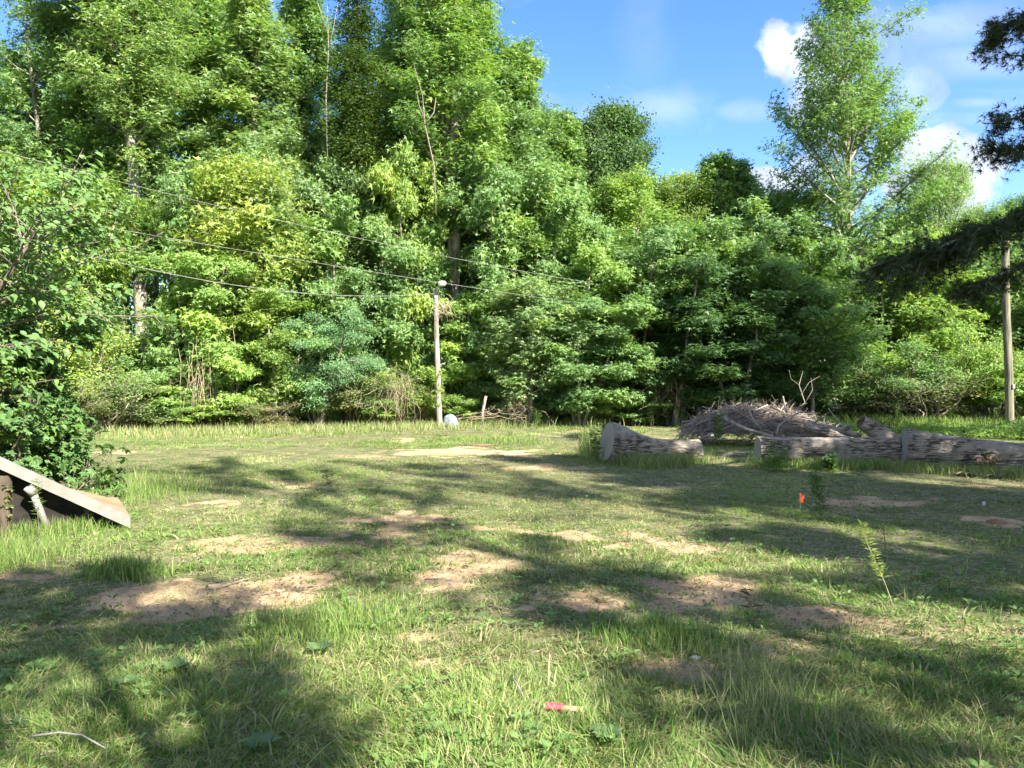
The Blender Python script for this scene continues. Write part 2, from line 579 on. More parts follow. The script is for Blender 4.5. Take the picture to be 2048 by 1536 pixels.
def solid_mat(name, c1, c2, scale=6, rough=.85, stretch=None, bump=.3, c3=None, spec=.2, bdist=.02, lo=.35, hi=.65):
    m, nt = new_mat(name)
    out = nd(nt, 'ShaderNodeOutputMaterial')
    pb = nd(nt, 'ShaderNodeBsdfPrincipled')
    n1 = noise(nt, scale, 6, .62, stretch=stretch)
    col = mixc(nt, maprange(nt, n1, lo, hi), c1, c2)
    if c3:
        n2 = noise(nt, scale * .23, 3, .5)
        col = mixc(nt, maprange(nt, n2, .5, .66), col, c3)
    nt.links.new(col, pb.inputs['Base Color'])
    pb.inputs['Roughness'].default_value = rough
    pb.inputs['Specular IOR Level'].default_value = spec
    if bump:
        bp = nd(nt, 'ShaderNodeBump'); bp.inputs['Strength'].default_value = bump; bp.inputs['Distance'].default_value = bdist
        nt.links.new(n1, bp.inputs['Height']); nt.links.new(bp.outputs[0], pb.inputs['Normal'])
    nt.links.new(pb.outputs[0], out.inputs[0])
    return m


M_LEAF = leaf_mat('leaf')
M_LEAFBIG = leaf_mat('broad_leaf', trans=.25, rough=.5, spec=.3)
M_NEEDLE = leaf_mat('needle', trans=.12, rough=.6, spec=.2, tint=(.8, .9, .9))
M_BARK = solid_mat('bark', (.12, .105, .09), (.34, .31, .27), 7, stretch=(1, 1, .22), bump=.6)
M_TWIG = solid_mat('twig', (.10, .08, .065), (.24, .20, .165), 9, bump=0)
M_DEAD, _nt = new_mat('dead_twig')
_o = nd(_nt, 'ShaderNodeOutputMaterial'); _p = nd(_nt, 'ShaderNodeBsdfPrincipled'); _a = nd(_nt, 'ShaderNodeAttribute', attribute_name='rnd')
_c = mixc(_nt, maprange(_nt, _a.outputs['Fac'], 0, .6), (.065, .050, .040), (.235, .195, .165))
_c = mixc(_nt, maprange(_nt, _a.outputs['Fac'], .82, 1.0), _c, (.40, .36, .31))
_nt.links.new(_c, _p.inputs['Base Color']); _p.inputs['Roughness'].default_value = .85; _nt.links.new(_p.outputs[0], _o.inputs[0])
M_POLE = solid_mat('pole_wood', (.17, .145, .12), (.42, .37, .31), 16, stretch=(1, 1, .08), bump=.35, bdist=.01)
M_POLE2 = solid_mat('pole_wood_green', (.09, .088, .062), (.24, .225, .16), 16, stretch=(1, 1, .08), bump=.35, bdist=.01)
M_METAL = solid_mat('lamp_metal', (.35, .36, .35), (.48, .49, .48), 5, rough=.45, bump=0, spec=.5)
M_GLASS = solid_mat('lamp_lens', (.75, .78, .78), (.85, .87, .87), 9, rough=.25, bump=0, spec=.5)
M_WIRE = solid_mat('wire', (.17, .175, .17), (.27, .27, .26), 3, rough=.6, bump=0)
M_ROCK = solid_mat('rock_cover', (.13, .155, .185), (.23, .26, .295), 9, bump=.5, bdist=.03)
M_PAINT = solid_mat('painted_board', (.17, .165, .145), (.25, .24, .215), 5, stretch=(1, 1, 1), rough=.6, bump=.1, c3=(.14, .135, .11))
M_PLY = solid_mat('ply_deck', (.20, .135, .085), (.36, .265, .175), 5, stretch=(1, 8, 1), rough=.8, bump=.25, c3=(.12, .08, .05))
M_DARKW = solid_mat('dark_wood', (.05, .04, .03), (.12, .095, .07), 5, stretch=(4, 4, 1))
M_PVC = solid_mat('pvc', (.20, .195, .17), (.30, .29, .26), 6, rough=.4, bump=0, spec=.5)
M_OLDW = solid_mat('weathered_lumber', (.13, .11, .09), (.28, .25, .21), 5, stretch=(1, 9, 6), bump=.3)
M_ORANGE = solid_mat('orange_plastic', (.80, .12, .03), (.95, .20, .06), 6, rough=.5, bump=0)
M_PINK = solid_mat('pink_plastic', (.50, .05, .08), (.66, .12, .16), 9, rough=.5, bump=0)
M_WHITE = solid_mat('white_litter', (.4, .41, .42), (.52, .53, .54), 6, rough=.6, bump=0)
M_STONE = solid_mat('pale_stone', (.22, .23, .23), (.38, .39, .38), 6, bump=.5)
M_SPLIT = solid_mat('split_wood', (.35, .20, .10), (.72, .56, .36), 9, stretch=(1, 1, 3), bump=.3)
M_ROT = solid_mat('rotten_wood', (.025, .018, .012), (.09, .06, .04), 9, bump=.4)


def log_mat():
    m, nt = new_mat('log_bark')
    out = nd(nt, 'ShaderNodeOutputMaterial')
    pb = nd(nt, 'ShaderNodeBsdfPrincipled')
    av = nd(nt, 'ShaderNodeAttribute', attribute_name='val')     # ridge height
    n1 = noise(nt, 3.0, 5, .6)
    n2 = noise(nt, 26, 4, .6)
    col = mixc(nt, maprange(nt, av.outputs['Fac'], .25, .75), (.05, .041, .034), (.29, .255, .215))
    col = mixc(nt, maprange(nt, n1, .48, .7, 0, .55), col, (.45, .43, .39))
    col = mixc(nt, maprange(nt, n2, .3, .7, 0, .35), col, (.12, .10, .085))
    nt.links.new(col, pb.inputs['Base Color'])
    pb.inputs['Roughness'].default_value = .9
    pb.inputs['Specular IOR Level'].default_value = .15
    bp = nd(nt, 'ShaderNodeBump'); bp.inputs['Strength'].default_value = .5; bp.inputs['Distance'].default_value = .02
    nt.links.new(n2, bp.inputs['Height']); nt.links.new(bp.outputs[0], pb.inputs['Normal'])
    nt.links.new(pb.outputs[0], out.inputs[0])
    return m


M_LOG = log_mat()


def cut_mat():
    m, nt = new_mat('sawn_end')
    out = nd(nt, 'ShaderNodeOutputMaterial')
    pb = nd(nt, 'ShaderNodeBsdfPrincipled')
    av = nd(nt, 'ShaderNodeAttribute', attribute_name='val')     # radius 0..1
    s = mth(nt, 'SINE', mth(nt, 'MULTIPLY', av.outputs['Fac'], 90.0))
    n1 = noise(nt, 5, 4, .6)
    col = mixc(nt, maprange(nt, s, -1, 1, 0, .5), (.26, .24, .20), (.17, .15, .12))
    col = mixc(nt, maprange(nt, n1, .45, .65, 0, .7), col, (.20, .23, .18))
    nt.links.new(col, pb.inputs['Base Color'])
    pb.inputs['Roughness'].default_value = .9
    nt.links.new(pb.outputs[0], out.inputs[0])
    return m


M_CUT = cut_mat()


def ground_mat():
    m, nt = new_mat('ground_soil')
    out = nd(nt, 'ShaderNodeOutputMaterial')
    pb = nd(nt, 'ShaderNodeBsdfPrincipled')
    av = nd(nt, 'ShaderNodeAttribute', attribute_name='val')     # dirt amount
    n1 = noise(nt, 2.2, 6, .65)
    n2 = noise(nt, 14, 6, .7)
    n3 = noise(nt, 60, 4, .7)
    n4 = noise(nt, .8, 3, .5)
    thatch = mixc(nt, maprange(nt, n2, .3, .7), (.09, .09, .045), (.24, .225, .125))
    thatch = mixc(nt, maprange(nt, n1, .4, .65), thatch, (.085, .105, .04))
    dirt = mixc(nt, maprange(nt, n1, .3, .7), (.35, .225, .135), (.53, .375, .235))
    dirt = mixc(nt, maprange(nt, n2, .52, .72, 0, .6), dirt, (.22, .155, .11))
    dirt = mixc(nt, maprange(nt, n3, .5, .75, 0, .6), dirt, (.60, .48, .34))
    dirt = mixc(nt, maprange(nt, n4, .56, .66, 0, .55), dirt, (.24, .24, .08))
    a = mth(nt, 'ADD', av.outputs['Fac'], mth(nt, 'MULTIPLY', mth(nt, 'SUBTRACT', n2, .5), .9))
    col = mixc(nt, maprange(nt, a, .3, .62), thatch, dirt)
    nt.links.new(col, pb.inputs['Base Color'])
    pb.inputs['Roughness'].default_value = .95
    pb.inputs['Specular IOR Level'].default_value = .1
    bp = nd(nt, 'ShaderNodeBump'); bp.inputs['Strength'].default_value = .7; bp.inputs['Distance'].default_value = .03
    nt.links.new(mth(nt, 'ADD', n2, mth(nt, 'MULTIPLY', n3, .4)), bp.inputs['Height']); nt.links.new(bp.outputs[0], pb.inputs['Normal'])
    nt.links.new(pb.outputs[0], out.inputs[0])
    return m


def grass_mat():
    m, nt = new_mat('grass_blade')
    out = nd(nt, 'ShaderNodeOutputMaterial')
    ar = nd(nt, 'ShaderNodeAttribute', attribute_name='rnd')
    av = nd(nt, 'ShaderNodeAttribute', attribute_name='val')     # 0 green .. 1 straw
    g = mixc(nt, ar.outputs['Fac'], (.066, .148, .028), (.19, .30, .062))
    s = mixc(nt, ar.outputs['Fac'], (.26, .23, .125), (.50, .46, .27))
    col = mixc(nt, av.outputs['Fac'], g, s)
    pb = nd(nt, 'ShaderNodeBsdfPrincipled')
    nt.links.new(col, pb.inputs['Base Color'])
    pb.inputs['Roughness'].default_value = .55
    pb.inputs['Specular IOR Level'].default_value = .2
    tr = nd(nt, 'ShaderNodeBsdfTranslucent')
    nt.links.new(mixc(nt, 1.0, col, (1.3, 1.35, .8), 'MULTIPLY'), tr.inputs['Color'])
    mx = nd(nt, 'ShaderNodeMixShader'); mx.inputs[0].default_value = .3
    nt.links.new(pb.outputs[0], mx.inputs[1]); nt.links.new(tr.outputs[0], mx.inputs[2])
    nt.links.new(mx.outputs[0], out.inputs[0])
    return m


M_GROUND = ground_mat()
M_GRASS = grass_mat()

# ================================================================== ground
PATCH = [(300, 1200, 210, 50, 1.2), (560, 1175, 150, 40, 1.2), (500, 1090, 170, 22, 1.1), (900, 1150, 110, 32, 1.1), (1110, 1195, 120, 30, 1.1), (1400, 1180, 150, 42, 1.1),
         (1500, 1205, 110, 25, .8), (1330, 1085, 120, 28, .9), (960, 1110, 90, 25, .8), (820, 1045, 170, 36, .8), (940, 908, 190, 12, 1.0), (1030, 935, 120, 8, .6), (820, 880, 60, 5, .8),
         (1750, 998, 110, 9, 1.1), (1340, 1330, 85, 28, 1.0), (230, 905, 70, 5, .9), (620, 970, 70, 8, .9), (1980, 1035, 60, 12, 1.0), (1180, 1060, 120, 22, .6), (700, 1075, 90, 18, .7),
         (1650, 1225, 140, 25, .6), (330, 1480, 90, 30, .5), (860, 1270, 90, 16, .6), (1560, 1130, 90, 18, .5), (130, 1160, 150, 25, .5), (420, 1010, 60, 9, .4)]


def dirtmask(x, y):
    x = np.asarray(x, float); y = np.asarray(y, float)
    m = np.zeros_like(x)
    wx = (fbm(x, y, 31, 1.1, 3) - .5) * 1.1; wy = (fbm(x, y, 32, 1.1, 3) - .5) * 1.1
    for (px, py, rx, ry, a) in PATCH:
        cx, cy = G(px, py)
        rxm = rx / F * cy
        rym = abs(G(px, py - ry)[1] - G(px, py + ry)[1]) / 2
        d = np.sqrt(((x + wx * min(rxm, 1) - cx) / rxm) ** 2 + ((y + wy * min(rym, 1) * .7 - cy) / rym) ** 2)
        m = np.maximum(m, a * (1 - sstep(.15, 1.35, d)))
    n = fbm(x, y, 40, .7, 4)
    n2 = fbm(x, y, 41, 3.0, 5)
    m = m * .92 + ((n - .5) * .5 + (n2 - .5) * 2.3) * np.minimum(m * 4, 1) + sstep(.60, .78, n) * .4 + sstep(.62, .8, n2) * .35
    return np.clip(m, 0, 1.2)


def axis(lo, hi, step, far, grow_=1.22):
    a = list(np.arange(lo, hi, step)); s = step
    while a[-1] < far:
        s *= grow_; a.append(a[-1] + s)
    s = step; b = [a[0]]
    while b[-1] > -far:
        s *= grow_; b.append(b[-1] - s)
    return np.array(b[:0:-1] + a)


gx = axis(-14, 14, .10, 600); gy = axis(2, 26, .10, 600)
GX, GY = np.meshgrid(gx, gy)
mb = MB()
nx, ny = len(gx), len(gy)
i = np.arange(ny - 1)[:, None] * nx; j = np.arange(nx - 1)[None, :]
q = np.stack([i + j, i + j + 1, i + nx + j + 1, i + nx + j], -1).reshape(-1, 4)
DM = dirtmask(GX, GY)
mb.add(np.stack([GX.ravel(), GY.ravel(), gz(GX, GY).ravel()], 1), q, .5, DM.ravel())
tag(mb.build('ground', M_GROUND, smooth=True), kind='structure')

# ------------------------------------------------------------------ grass
def blades(mb, x, y, h, w, leanv, rng, segs, straw, rnd):
    n = len(x)
    z = gz(x, y)
    base = np.stack([x, y, z - .005], 1)
    az = rng.rand(n) * 6.283
    ld = leanv                                  # n x 2 lean vectors (relative to h)
    side = np.stack([np.cos(az), np.sin(az), np.zeros(n)], 1)
    ks = np.linspace(0, 1, segs + 1)
    rows = []
    for k in ks:
        c = base.copy()
        c[:, :2] += ld * (h * k ** 1.7)[:, None]
        bend = np.hypot(ld[:, 0], ld[:, 1])
        c[:, 2] += h * (k - .28 * np.minimum(bend, 1.6) * k ** 2)
        rows.append(c)
    V = []
    for k, c in zip(ks[:-1], rows[:-1]):
        ww = (w * (1 - k * .45) / 2)[:, None]
        V += [c - side * ww, c + side * ww]
    V.append(rows[-1])
    V = np.stack(V, 1)
    m = V.shape[1]
    off = (np.arange(n) * m)[:, None, None]
    fs = []
    if segs > 1:
        qd = np.array([[2 * s, 2 * s + 1, 2 * s + 3, 2 * s + 2] for s in range(segs - 1)])
        fs.append((qd[None] + off).reshape(-1, 4))
    td = np.array([[2 * segs - 2, 2 * segs - 1, 2 * segs]])
    fs.append((td[None] + off).reshape(-1, 3))
    mb.add(V.reshape(-1, 3), fs, np.repeat(rnd, m), np.repeat(straw, m))


def lushness(x, y):
    return fbm(x, y, 77, .55, 4)


def field(mb, y0, y1, dens, hmean, w, segs, seed, tuft=14, trad=.05):
    rng = rs(seed)
    xm = .70 * y1 + 1.6
    n = int(2 * xm * (y1 - y0) * dens / tuft)
    cx = rng.uniform(-xm, xm, n); cy = rng.uniform(y0, y1, n)
    k = abs(cx) < .70 * cy + 1.4
    cx, cy = cx[k], cy[k]
    dm = dirtmask(cx, cy)
    l = lushness(cx, cy)
    # lush strip in the foreground, thin in the middle
    near = 1 - sstep(4.4, 5.3, cy + (fbm(cx, cy, 3, .5, 2) - .5) * 1.2)
    p = np.clip(.12 + 2.4 * (l - .38) + .75 * near, .09, 1) * (1 - .85 * sstep(.2, .75, dm + .5 * (fbm(cx, cy, 43, 5, 2) - .5)))
    k = rng.rand(len(cx)) < p
    cx, cy, l, near, dm = cx[k], cy[k], l[k], near[k], dm[k]
    m = len(cx)
    th = rng.uniform(.55, 1.3, m) * (.5 + l * .9 + .25 * near) * (1 - .4 * dm)
    big = rng.rand(m) < .04
    th = np.where(big, th * 1.7, th)
    tstraw = np.clip(rng.normal(.10, .28, m) + (fbm(cx, cy, 51, .6, 3) - .5) * 1.1, 0, .95)
    tr = np.clip(fbm(cx, cy, 60, .8, 3) * .9 + rng.normal(0, .14, m), 0, 1)
    idx = np.repeat(np.arange(m), tuft)
    a = rng.rand(len(idx)) * 6.283; rr = np.sqrt(rng.rand(len(idx))) * trad * (1 + .8 * big[idx])
    x = cx[idx] + np.cos(a) * rr; y = cy[idx] + np.sin(a) * rr
    h = hmean * th[idx] * rng.uniform(.45, 1.2, len(idx))
    lm = np.abs(rng.normal(.75, .5, len(idx)))
    ga = fbm(cx, cy, 90, .8, 2)[idx] * 12.0
    ln = np.stack([np.cos(a) * lm + np.cos(ga) * .45, np.sin(a) * lm + np.sin(ga) * .45], 1)
    st = np.clip(tstraw[idx] + (rng.rand(len(idx)) < .16) * .6, 0, 1)
    blades(mb, x, y, h, np.full(len(x), w) * rng.uniform(.6, 1.4, len(x)), ln, rng, segs, st, np.clip(tr[idx] + rng.normal(0, .15, len(idx)), 0, 1))
    return len(x)


gm = MB()
field(gm, 2.4, 4.2, 8000, .064, .0044, 3, 1)
field(gm, 2.4, 4.6, 1000, .072, .0085, 3, 21, tuft=9, trad=.07)
field(gm, 4.6, 8.0, 420, .075, .0125, 2, 22, tuft=9, trad=.08)
field(gm, 4.2, 6.0, 5000, .058, .0060, 2, 2)
field(gm, 6.0, 9.5, 2400, .055, .0075, 2, 3)
field(gm, 9.5, 15.0, 1900, .055, .009, 1, 4)
field(gm, 15.0, 23.0, 1000, .07, .014, 1, 5, trad=.08)
field(gm, 23.0, 37.0, 420, .11, .026, 1, 6, tuft=10, trad=.12)
def thatch(mb, y0, y1, dens, L_, w, seed):
    rng = rs(seed); xm = .70 * y1 + 1.4; n = int(2 * xm * (y1 - y0) * dens)
    x = rng.uniform(-xm, xm, n); y = rng.uniform(y0, y1, n)
    k = (abs(x) < .70 * y + 1.2) & (rng.rand(n) < .25 + 1.3 * np.clip(fbm(x, y, 141, 1.3, 4) - .35, 0, 1) + .3 * (dirtmask(x, y) > .2))
    x, y = x[k], y[k]; n = len(x); a = rng.rand(n) * 6.283
    l = L_ * rng.uniform(.4, 1.5, n); d = np.stack([np.cos(a), np.sin(a)], 1) * l[:, None]; sd = np.stack([-np.sin(a), np.cos(a)], 1) * w
    z = gz(x, y) + .006 + rng.rand(n) ** 2 * .03
    z2 = np.maximum(z + rng.normal(size=n) * .012, gz(x + d[:, 0], y + d[:, 1]) + .003)
    V = np.stack([np.stack([x - sd[:, 0], y - sd[:, 1], z], 1), np.stack([x + sd[:, 0], y + sd[:, 1], z + .001], 1),
                  np.stack([x + d[:, 0] + sd[:, 0] * .6, y + d[:, 1] + sd[:, 1] * .6, z2], 1), np.stack([x + d[:, 0] - sd[:, 0] * .6, y + d[:, 1] - sd[:, 1] * .6, z2], 1)], 1)
    q = np.array([[0, 1, 2, 3]])[None] + (np.arange(n) * 4)[:, None, None]
    mb.add(V.reshape(-1, 3), q.reshape(-1, 4), np.repeat(rng.rand(n), 4), np.repeat(np.clip(rng.normal(.8, .25, n), 0, 1), 4))


thatch(gm, 2.5, 5, 1600, .07, .0017, 61)
thatch(gm, 5, 9, 900, .075, .0024, 62)
thatch(gm, 9, 16, 320, .09, .0045, 63)
tag(gm.build('grass', M_GRASS), 'short patchy green grass mixed with straw over the clearing', 'grass', kind='stuff')


def belt(mb, pts, width, n, h, w, rng, straw=.2, segs=2):
    """taller grass along a polyline / around a spot"""
    pts = np.array(pts, float)
    t = rng.rand(n) * (len(pts) - 1); i_ = np.minimum(t.astype(int), len(pts) - 2); f = t - i_
    p = pts[i_] * (1 - f)[:, None] + pts[i_ + 1] * f[:, None]
    p = p + rng.normal(size=(n, 2)) * width
    blades(mb, p[:, 0], p[:, 1], h * rng.uniform(.4, 1.15, n), np.full(n, w), rng.normal(size=(n, 2)) * .3, rng, segs,
           np.clip(rng.normal(straw, .3, n), 0, 1), rng.rand(n))


tg = MB(); r_ = rs(8)
belt(tg, [G(180, 874), G(500, 862), G(860, 857), G(1180, 848)], .8, 7000, .36, .018, r_, .45)
belt(tg, [G(1000, 850), G(1250, 842), G(1400, 845)], 1.0, 7000, .55, .022, r_, .15)
belt(tg, [G(1700, 842), G(1850, 850), G(2080, 850)], 1.4, 9000, .5, .024, r_, .1)
belt(tg, [G(1195, 925), G(1300, 940), G(1400, 928)], .16, 2200, .34, .009, r_, .25)
belt(tg, [G(1190, 900), G(1190, 925)], .16, 700, .75, .010, r_, .15)
belt(tg, [G(1510, 935), G(1650, 940), G(1800, 940)], .16, 2600, .26, .009, r_, .15)
belt(tg, [G(1800, 945), G(1950, 955), G(2080, 965)], .14, 2600, .24, .009, r_, .3)
belt(tg, [G(150, 945), G(200, 1000), G(330, 985)], .55, 3600, .26, .007, r_, .12)
belt(tg, [G(0, 1075), G(110, 1075), G(180, 1062)], .13, 1400, .20, .007, r_, .1)
belt(tg, [G(-60, 1130), G(70, 1110)], .3, 2600, .20, .006, r_, .1)
belt(tg, [G(560, 1260), G(760, 1240)], .25, 2200, .15, .006, r_, .05)
belt(tg, [G(1220, 1270), G(1420, 1280)], .15, 1300, .14, .006, r_, .05)
belt(tg, [G(200, 1150), G(290, 1150)], .10, 600, .22, .009, r_, .02)
belt(tg, [G(1450, 1330), G(1560, 1420), G(1540, 1500)], .14, 420, .30, .0035, r_, .5)
belt(tg, [G(900, 880), G(1060, 885)], .5, 1200, .16, .014, r_, .1)
tag(tg.build('tall_grass', M_GRASS), 'taller unmown grass along the wood edge, logs and left foreground', 'tall grass', kind='stuff')

# broad-leaved ground weeds and clover, dead leaves
wm = MB(); rng = rs(12)
n = 5200
yy_ = 2.6 + 9 * rng.rand(n) ** 1.7; xx_ = rng.uniform(-1, 1, n) * (.70 * yy_ + .8)
k = rng.rand(n) < (1 - dirtmask(xx_, yy_)) * np.clip(.1 + 2.2 * (fbm(xx_, yy_, 88, .9, 3) - .42), 0.02, 1)
xx_, yy_ = xx_[k], yy_[k]
pos = []; nr = []; tg_ = []
for x0, y0 in zip(xx_, yy_):
    m = rng.randint(3, 8)
    a = rng.rand() * 6.28 + np.arange(m) * 6.283 / m + rng.normal(size=m) * .3
    d = np.stack([np.cos(a), np.sin(a), np.full(m, .35)], 1)
    z0 = float(gz(x0, y0)) + .02 + rng.rand() * .05
    pos.append(np.array([x0, y0, z0]) + d * .015); nr.append(np.stack([-np.cos(a) * .4, -np.sin(a) * .4, np.ones(m)], 1)); tg_.append(d)
pos = np.concatenate(pos); nr = np.concatenate(nr); tg_ = np.concatenate(tg_)
put_leaves(wm, pos, nr + rng.normal(size=nr.shape) * .2, .040, 'ovate', rng, tg_ * 2, rng.rand(len(pos)) * .6)
wo_ = wm.build('broadleaf_weeds', M_LEAFBIG); wo_.color = (.11, .19, .06, 1)
tag(wo_, 'small flat broad-leaved weeds scattered low among the grass', 'weeds', kind='stuff')

lm_ = MB(); rng = rs(13)
n = 42000
yy_ = 2.6 + 16 * rng.rand(n) ** 1.5; xx_ = rng.uniform(-1, 1, n) * (.70 * yy_ + .8)
k = rng.rand(n) < .10 + .9 * np.clip(dirtmask(xx_, yy_) * (fbm(xx_, yy_, 99, 1.5, 3) - .3) * 3, 0, 1)
xx_, yy_ = xx_[k], yy_[k]
pos = np.stack([xx_, yy_, gz(xx_, yy_) + .008 + rng.rand(len(xx_)) * .012], 1)
put_leaves(lm_, pos, UP + rng.normal(size=pos.shape) * .35, .034, 'rhomb', rng, None, rng.rand(len(pos)))
lo_ = lm_.build('leaf_litter', M_LEAF); lo_.color = (.17, .12, .085, 1)
tag(lo_, 'dry brown leaf litter lying on the bare dirt patches', 'leaf litter', kind='stuff')
cr = MB(); n = 16000
yy_ = 2.8 + 9 * rng.rand(n) ** 1.3; xx_ = rng.uniform(-1, 1, n) * (.70 * yy_ + .8)
k = rng.rand(n) < np.clip(dirtmask(xx_, yy_) * 1.2, .03, 1)
xx_, yy_ = xx_[k], yy_[k]; n = len(xx_)
r_c = rng.uniform(.002, .006, n) * (1 + 1.8 * (rng.rand(n) < .06))
dirs = np.array([[1, 0, 0], [0, 1, 0], [-1, 0, 0], [0, -1, 0], [0, 0, 1.0]])
V = np.stack([xx_, yy_, gz(xx_, yy_)], 1)[:, None, :] + dirs[None] * r_c[:, None, None] * rng.uniform(.5, 1.3, (n, 5, 1)) + np.array([0, 0, .003])
f5 = np.array([[0, 1, 4], [1, 2, 4], [2, 3, 4], [3, 0, 4]])
cr.add(V.reshape(-1, 3), (f5[None] + (np.arange(n) * 5)[:, None, None]).reshape(-1, 3))
tag(cr.build('soil_crumbs', solid_mat('crumbs', (.16, .10, .07), (.46, .36, .27), 30, bump=0)), 'small clods and grit on the bare soil patches', 'soil crumbs', kind='stuff')
tw = MB()
n = 2600
yy_ = 2.8 + 14 * rng.rand(n) ** 1.5; xx_ = rng.uniform(-1, 1, n) * (.70 * yy_ + .8)
k = rng.rand(n) < .15 + dirtmask(xx_, yy_)
for x0, y0 in zip(xx_[k], yy_[k]):
    a = rng.rand() * 6.28; l = rng.uniform(.04, .16); z0 = float(gz(x0, y0)) + .012
    tube(tw, [(x0, y0, z0), (x0 + math.cos(a) * l * .5, y0 + math.sin(a) * l * .5, z0 + .01), (x0 + math.cos(a + .4) * l, y0 + math.sin(a + .4) * l, z0 + .004)], [.003, .003, .002], 3, cap=False)
tag(tw.build('twig_litter', M_DEAD), 'short broken twigs strewn on the bare soil and grass', 'twig litter', kind='stuff')

# ================================================================== tree prototypes
PROTO = {}


def proto(key, wl, H, Rr, lm=M_LEAF, wm_=M_BARK):
    w, l = wl
    V = np.concatenate(l.v); H = float(np.percentile(V[:, 2], 99.7)); Rr = float(np.percentile(np.hypot(V[:, 0] - np.median(V[:, 0]), V[:, 1] - np.median(V[:, 1])), 93))
    PROTO[key] = (w.mesh('trunk', wm_, True), l.mesh('crown', lm), H, Rr)


p_gum = lambda t: (.62 + .38 * math.sin(min(t, .3) / .3 * 1.57)) * (1 - .78 * max(0, t - .3) ** 1.15 / .66)
p_round = lambda t: max(.25, math.sqrt(max(0, 1 - (2 * t - .9) ** 2)))
p_bush = lambda t: .75 + .35 * math.sin(t * 3.1) - .55 * t * t
p_col = lambda t: .9 - .65 * t

proto('gum_a', grow(11, 20, 2.9, 3.0, p_gum, 62, 50000, .16, 'lobed', 12, 55, .25, .22, .24, .9, fork=[(10, .9, .5)], lob=.8, nrm_up=.35), 20, 3.8)
proto('gum_b', grow(12, 20, 3.0, 4.0, p_gum, 56, 46000, .165, 'lobed', 15, 60, .3, .22, .25, .9, lean=(.6, .2), fork=[(8, -1.1, .6)], lob=.8, nrm_up=.35), 20, 3.8)
proto('gum_c', grow(13, 18, 3.0, 2.0, p_round, 56, 48000, .16, 'lobed', 5, 55, .2, .22, .25, .9, fork=[(8, 1.5, .4), (6, -1.3, -.4)], lob=.8, nrm_up=.35), 20, 3.8)
proto('gum_d', grow(33, 12, 2.3, 1.5, p_gum, 46, 32000, .15, 'lobed', 10, 60, .3, .16, .20, .6, fork=[(6, .8, .3)], nrm_up=.4), 12, 3)
proto('oak', grow(15, 14, 4.0, 3, p_round, 110, 90000, .15, 'rhomb', 10, 62, .2, .28, .24, .8, lob=.3, nrm_up=.4), 14, 4.2)
proto('feather', grow(16, 12, 2.6, 1.0, p_round, 64, 60000, .11, 'rhomb', 15, 62, .1, .14, .20, .7, twig=3.0, fork=[(5, 1.2, .3), (4, -1.0, .2)], nrm_up=.5), 13, 3.2)
proto('young_a', grow(17, 8, 2.2, .3, p_round, 56, 28000, .135, 'lobed', 5, 55, .1, .07, .18, .9, stems=(5, .12), twig=3, nrm_up=.5), 9, 2.6)
proto('young_b', grow(18, 8, 2.2, .3, p_bush, 54, 24000, .155, 'lobed', 0, 50, .1, .07, .22, .75, droop=.2, stems=(4, .15), lob=.7, nrm_up=.55), 9, 2.6)
proto('young_c', grow(19, 8, 2.2, 1.2, p_round, 50, 24000, .14, 'lobed', 8, 55, .2, .08, .20, .85, fork=[(3, .9, .2), (2.4, -.9, .4)], lob=.7, nrm_up=.5), 9, 2.6)
proto('shrub_a', grow(21, 3, 1.7, 0, p_bush, 60, 13000, .085, 'rhomb', 20, 60, 0, .03, .14, .7, stems=(13, .35), nrm_up=.5), 3, 1.9, M_LEAF, M_TWIG)
proto('shrub_b', grow(22, 3, 1.7, 0, p_bush, 60, 9000, .125, 'lobed', 10, 60, 0, .03, .16, .6, stems=(10, .5), droop=.2, nrm_up=.5), 3, 1.9, M_LEAF, M_TWIG)
proto('shrub_c', grow(23, 3, 1.7, 0, p_bush, 90, 9000, .07, 'rhomb', 20, 60, 0, .02, .12, .8, stems=(22, .25), twig=5), 3, 1.9, M_LEAF, M_DEAD)
proto('privet', grow(24, 4.5, 2.8, .2, p_round, 70, 42000, .075, 'rhomb', 10, 45, -.1, .06, .15, .6, droop=.5, twig=3.5, stems=(7, .4), nrm_up=.6), 5, 3.0)

# colours: linear base colours of the foliage
def K(r, g, b, k=1.5): return (r * k, g * k, b * k)


GREEN = K(.112, .190, .076); MID = K(.096, .170, .072); YEL = K(.142, .215, .062); DEEP = K(.05, .100, .040); BLUE = K(.092, .178, .094)
PALE = K(.134, .206, .100); LIME = K(.138, .222, .066); OLIVE = K(.132, .175, .08); BROWNISH = K(.155, .165, .09); GOLD = K(.155, .212, .058)

GT = 'trees of the wood edge behind the clearing'
GS = 'shrubs at the foot of the wood'
GY = 'young trees in front of the tall wood'


WID = {'oak': 1.0, 'shrub_a': 1.25, 'shrub_b': 1.25, 'shrub_c': 1.25, 'privet': 1.05, 'feather': 1.25}


def plant(name, key, px, D, top, hw, col, label, cat='tree', group=None, rz=None, seed=0, base=None):
    tm, cm, H, Rr = PROTO[key]
    x = (px - 1024) / F * D
    z0 = float(gz(x, D))
    h = CAMZ + (768 - top) / F * D - z0
    sc = min(max(hw * WID.get(key, 1.3) / F * D / Rr, .33), 1.6)
    e = empty(name, (x, D, z0), rz if rz is not None else (px * .37 + seed) % 6.283, (sc, sc, h / H))
    t = bpy.data.objects.new('trunk', tm); c = bpy.data.objects.new('crown', cm)
    for o in (t, c):
        S.collection.objects.link(o); o.parent = e
    c.color = (*col, 1)
    tag(e, label, cat, group)
    return e


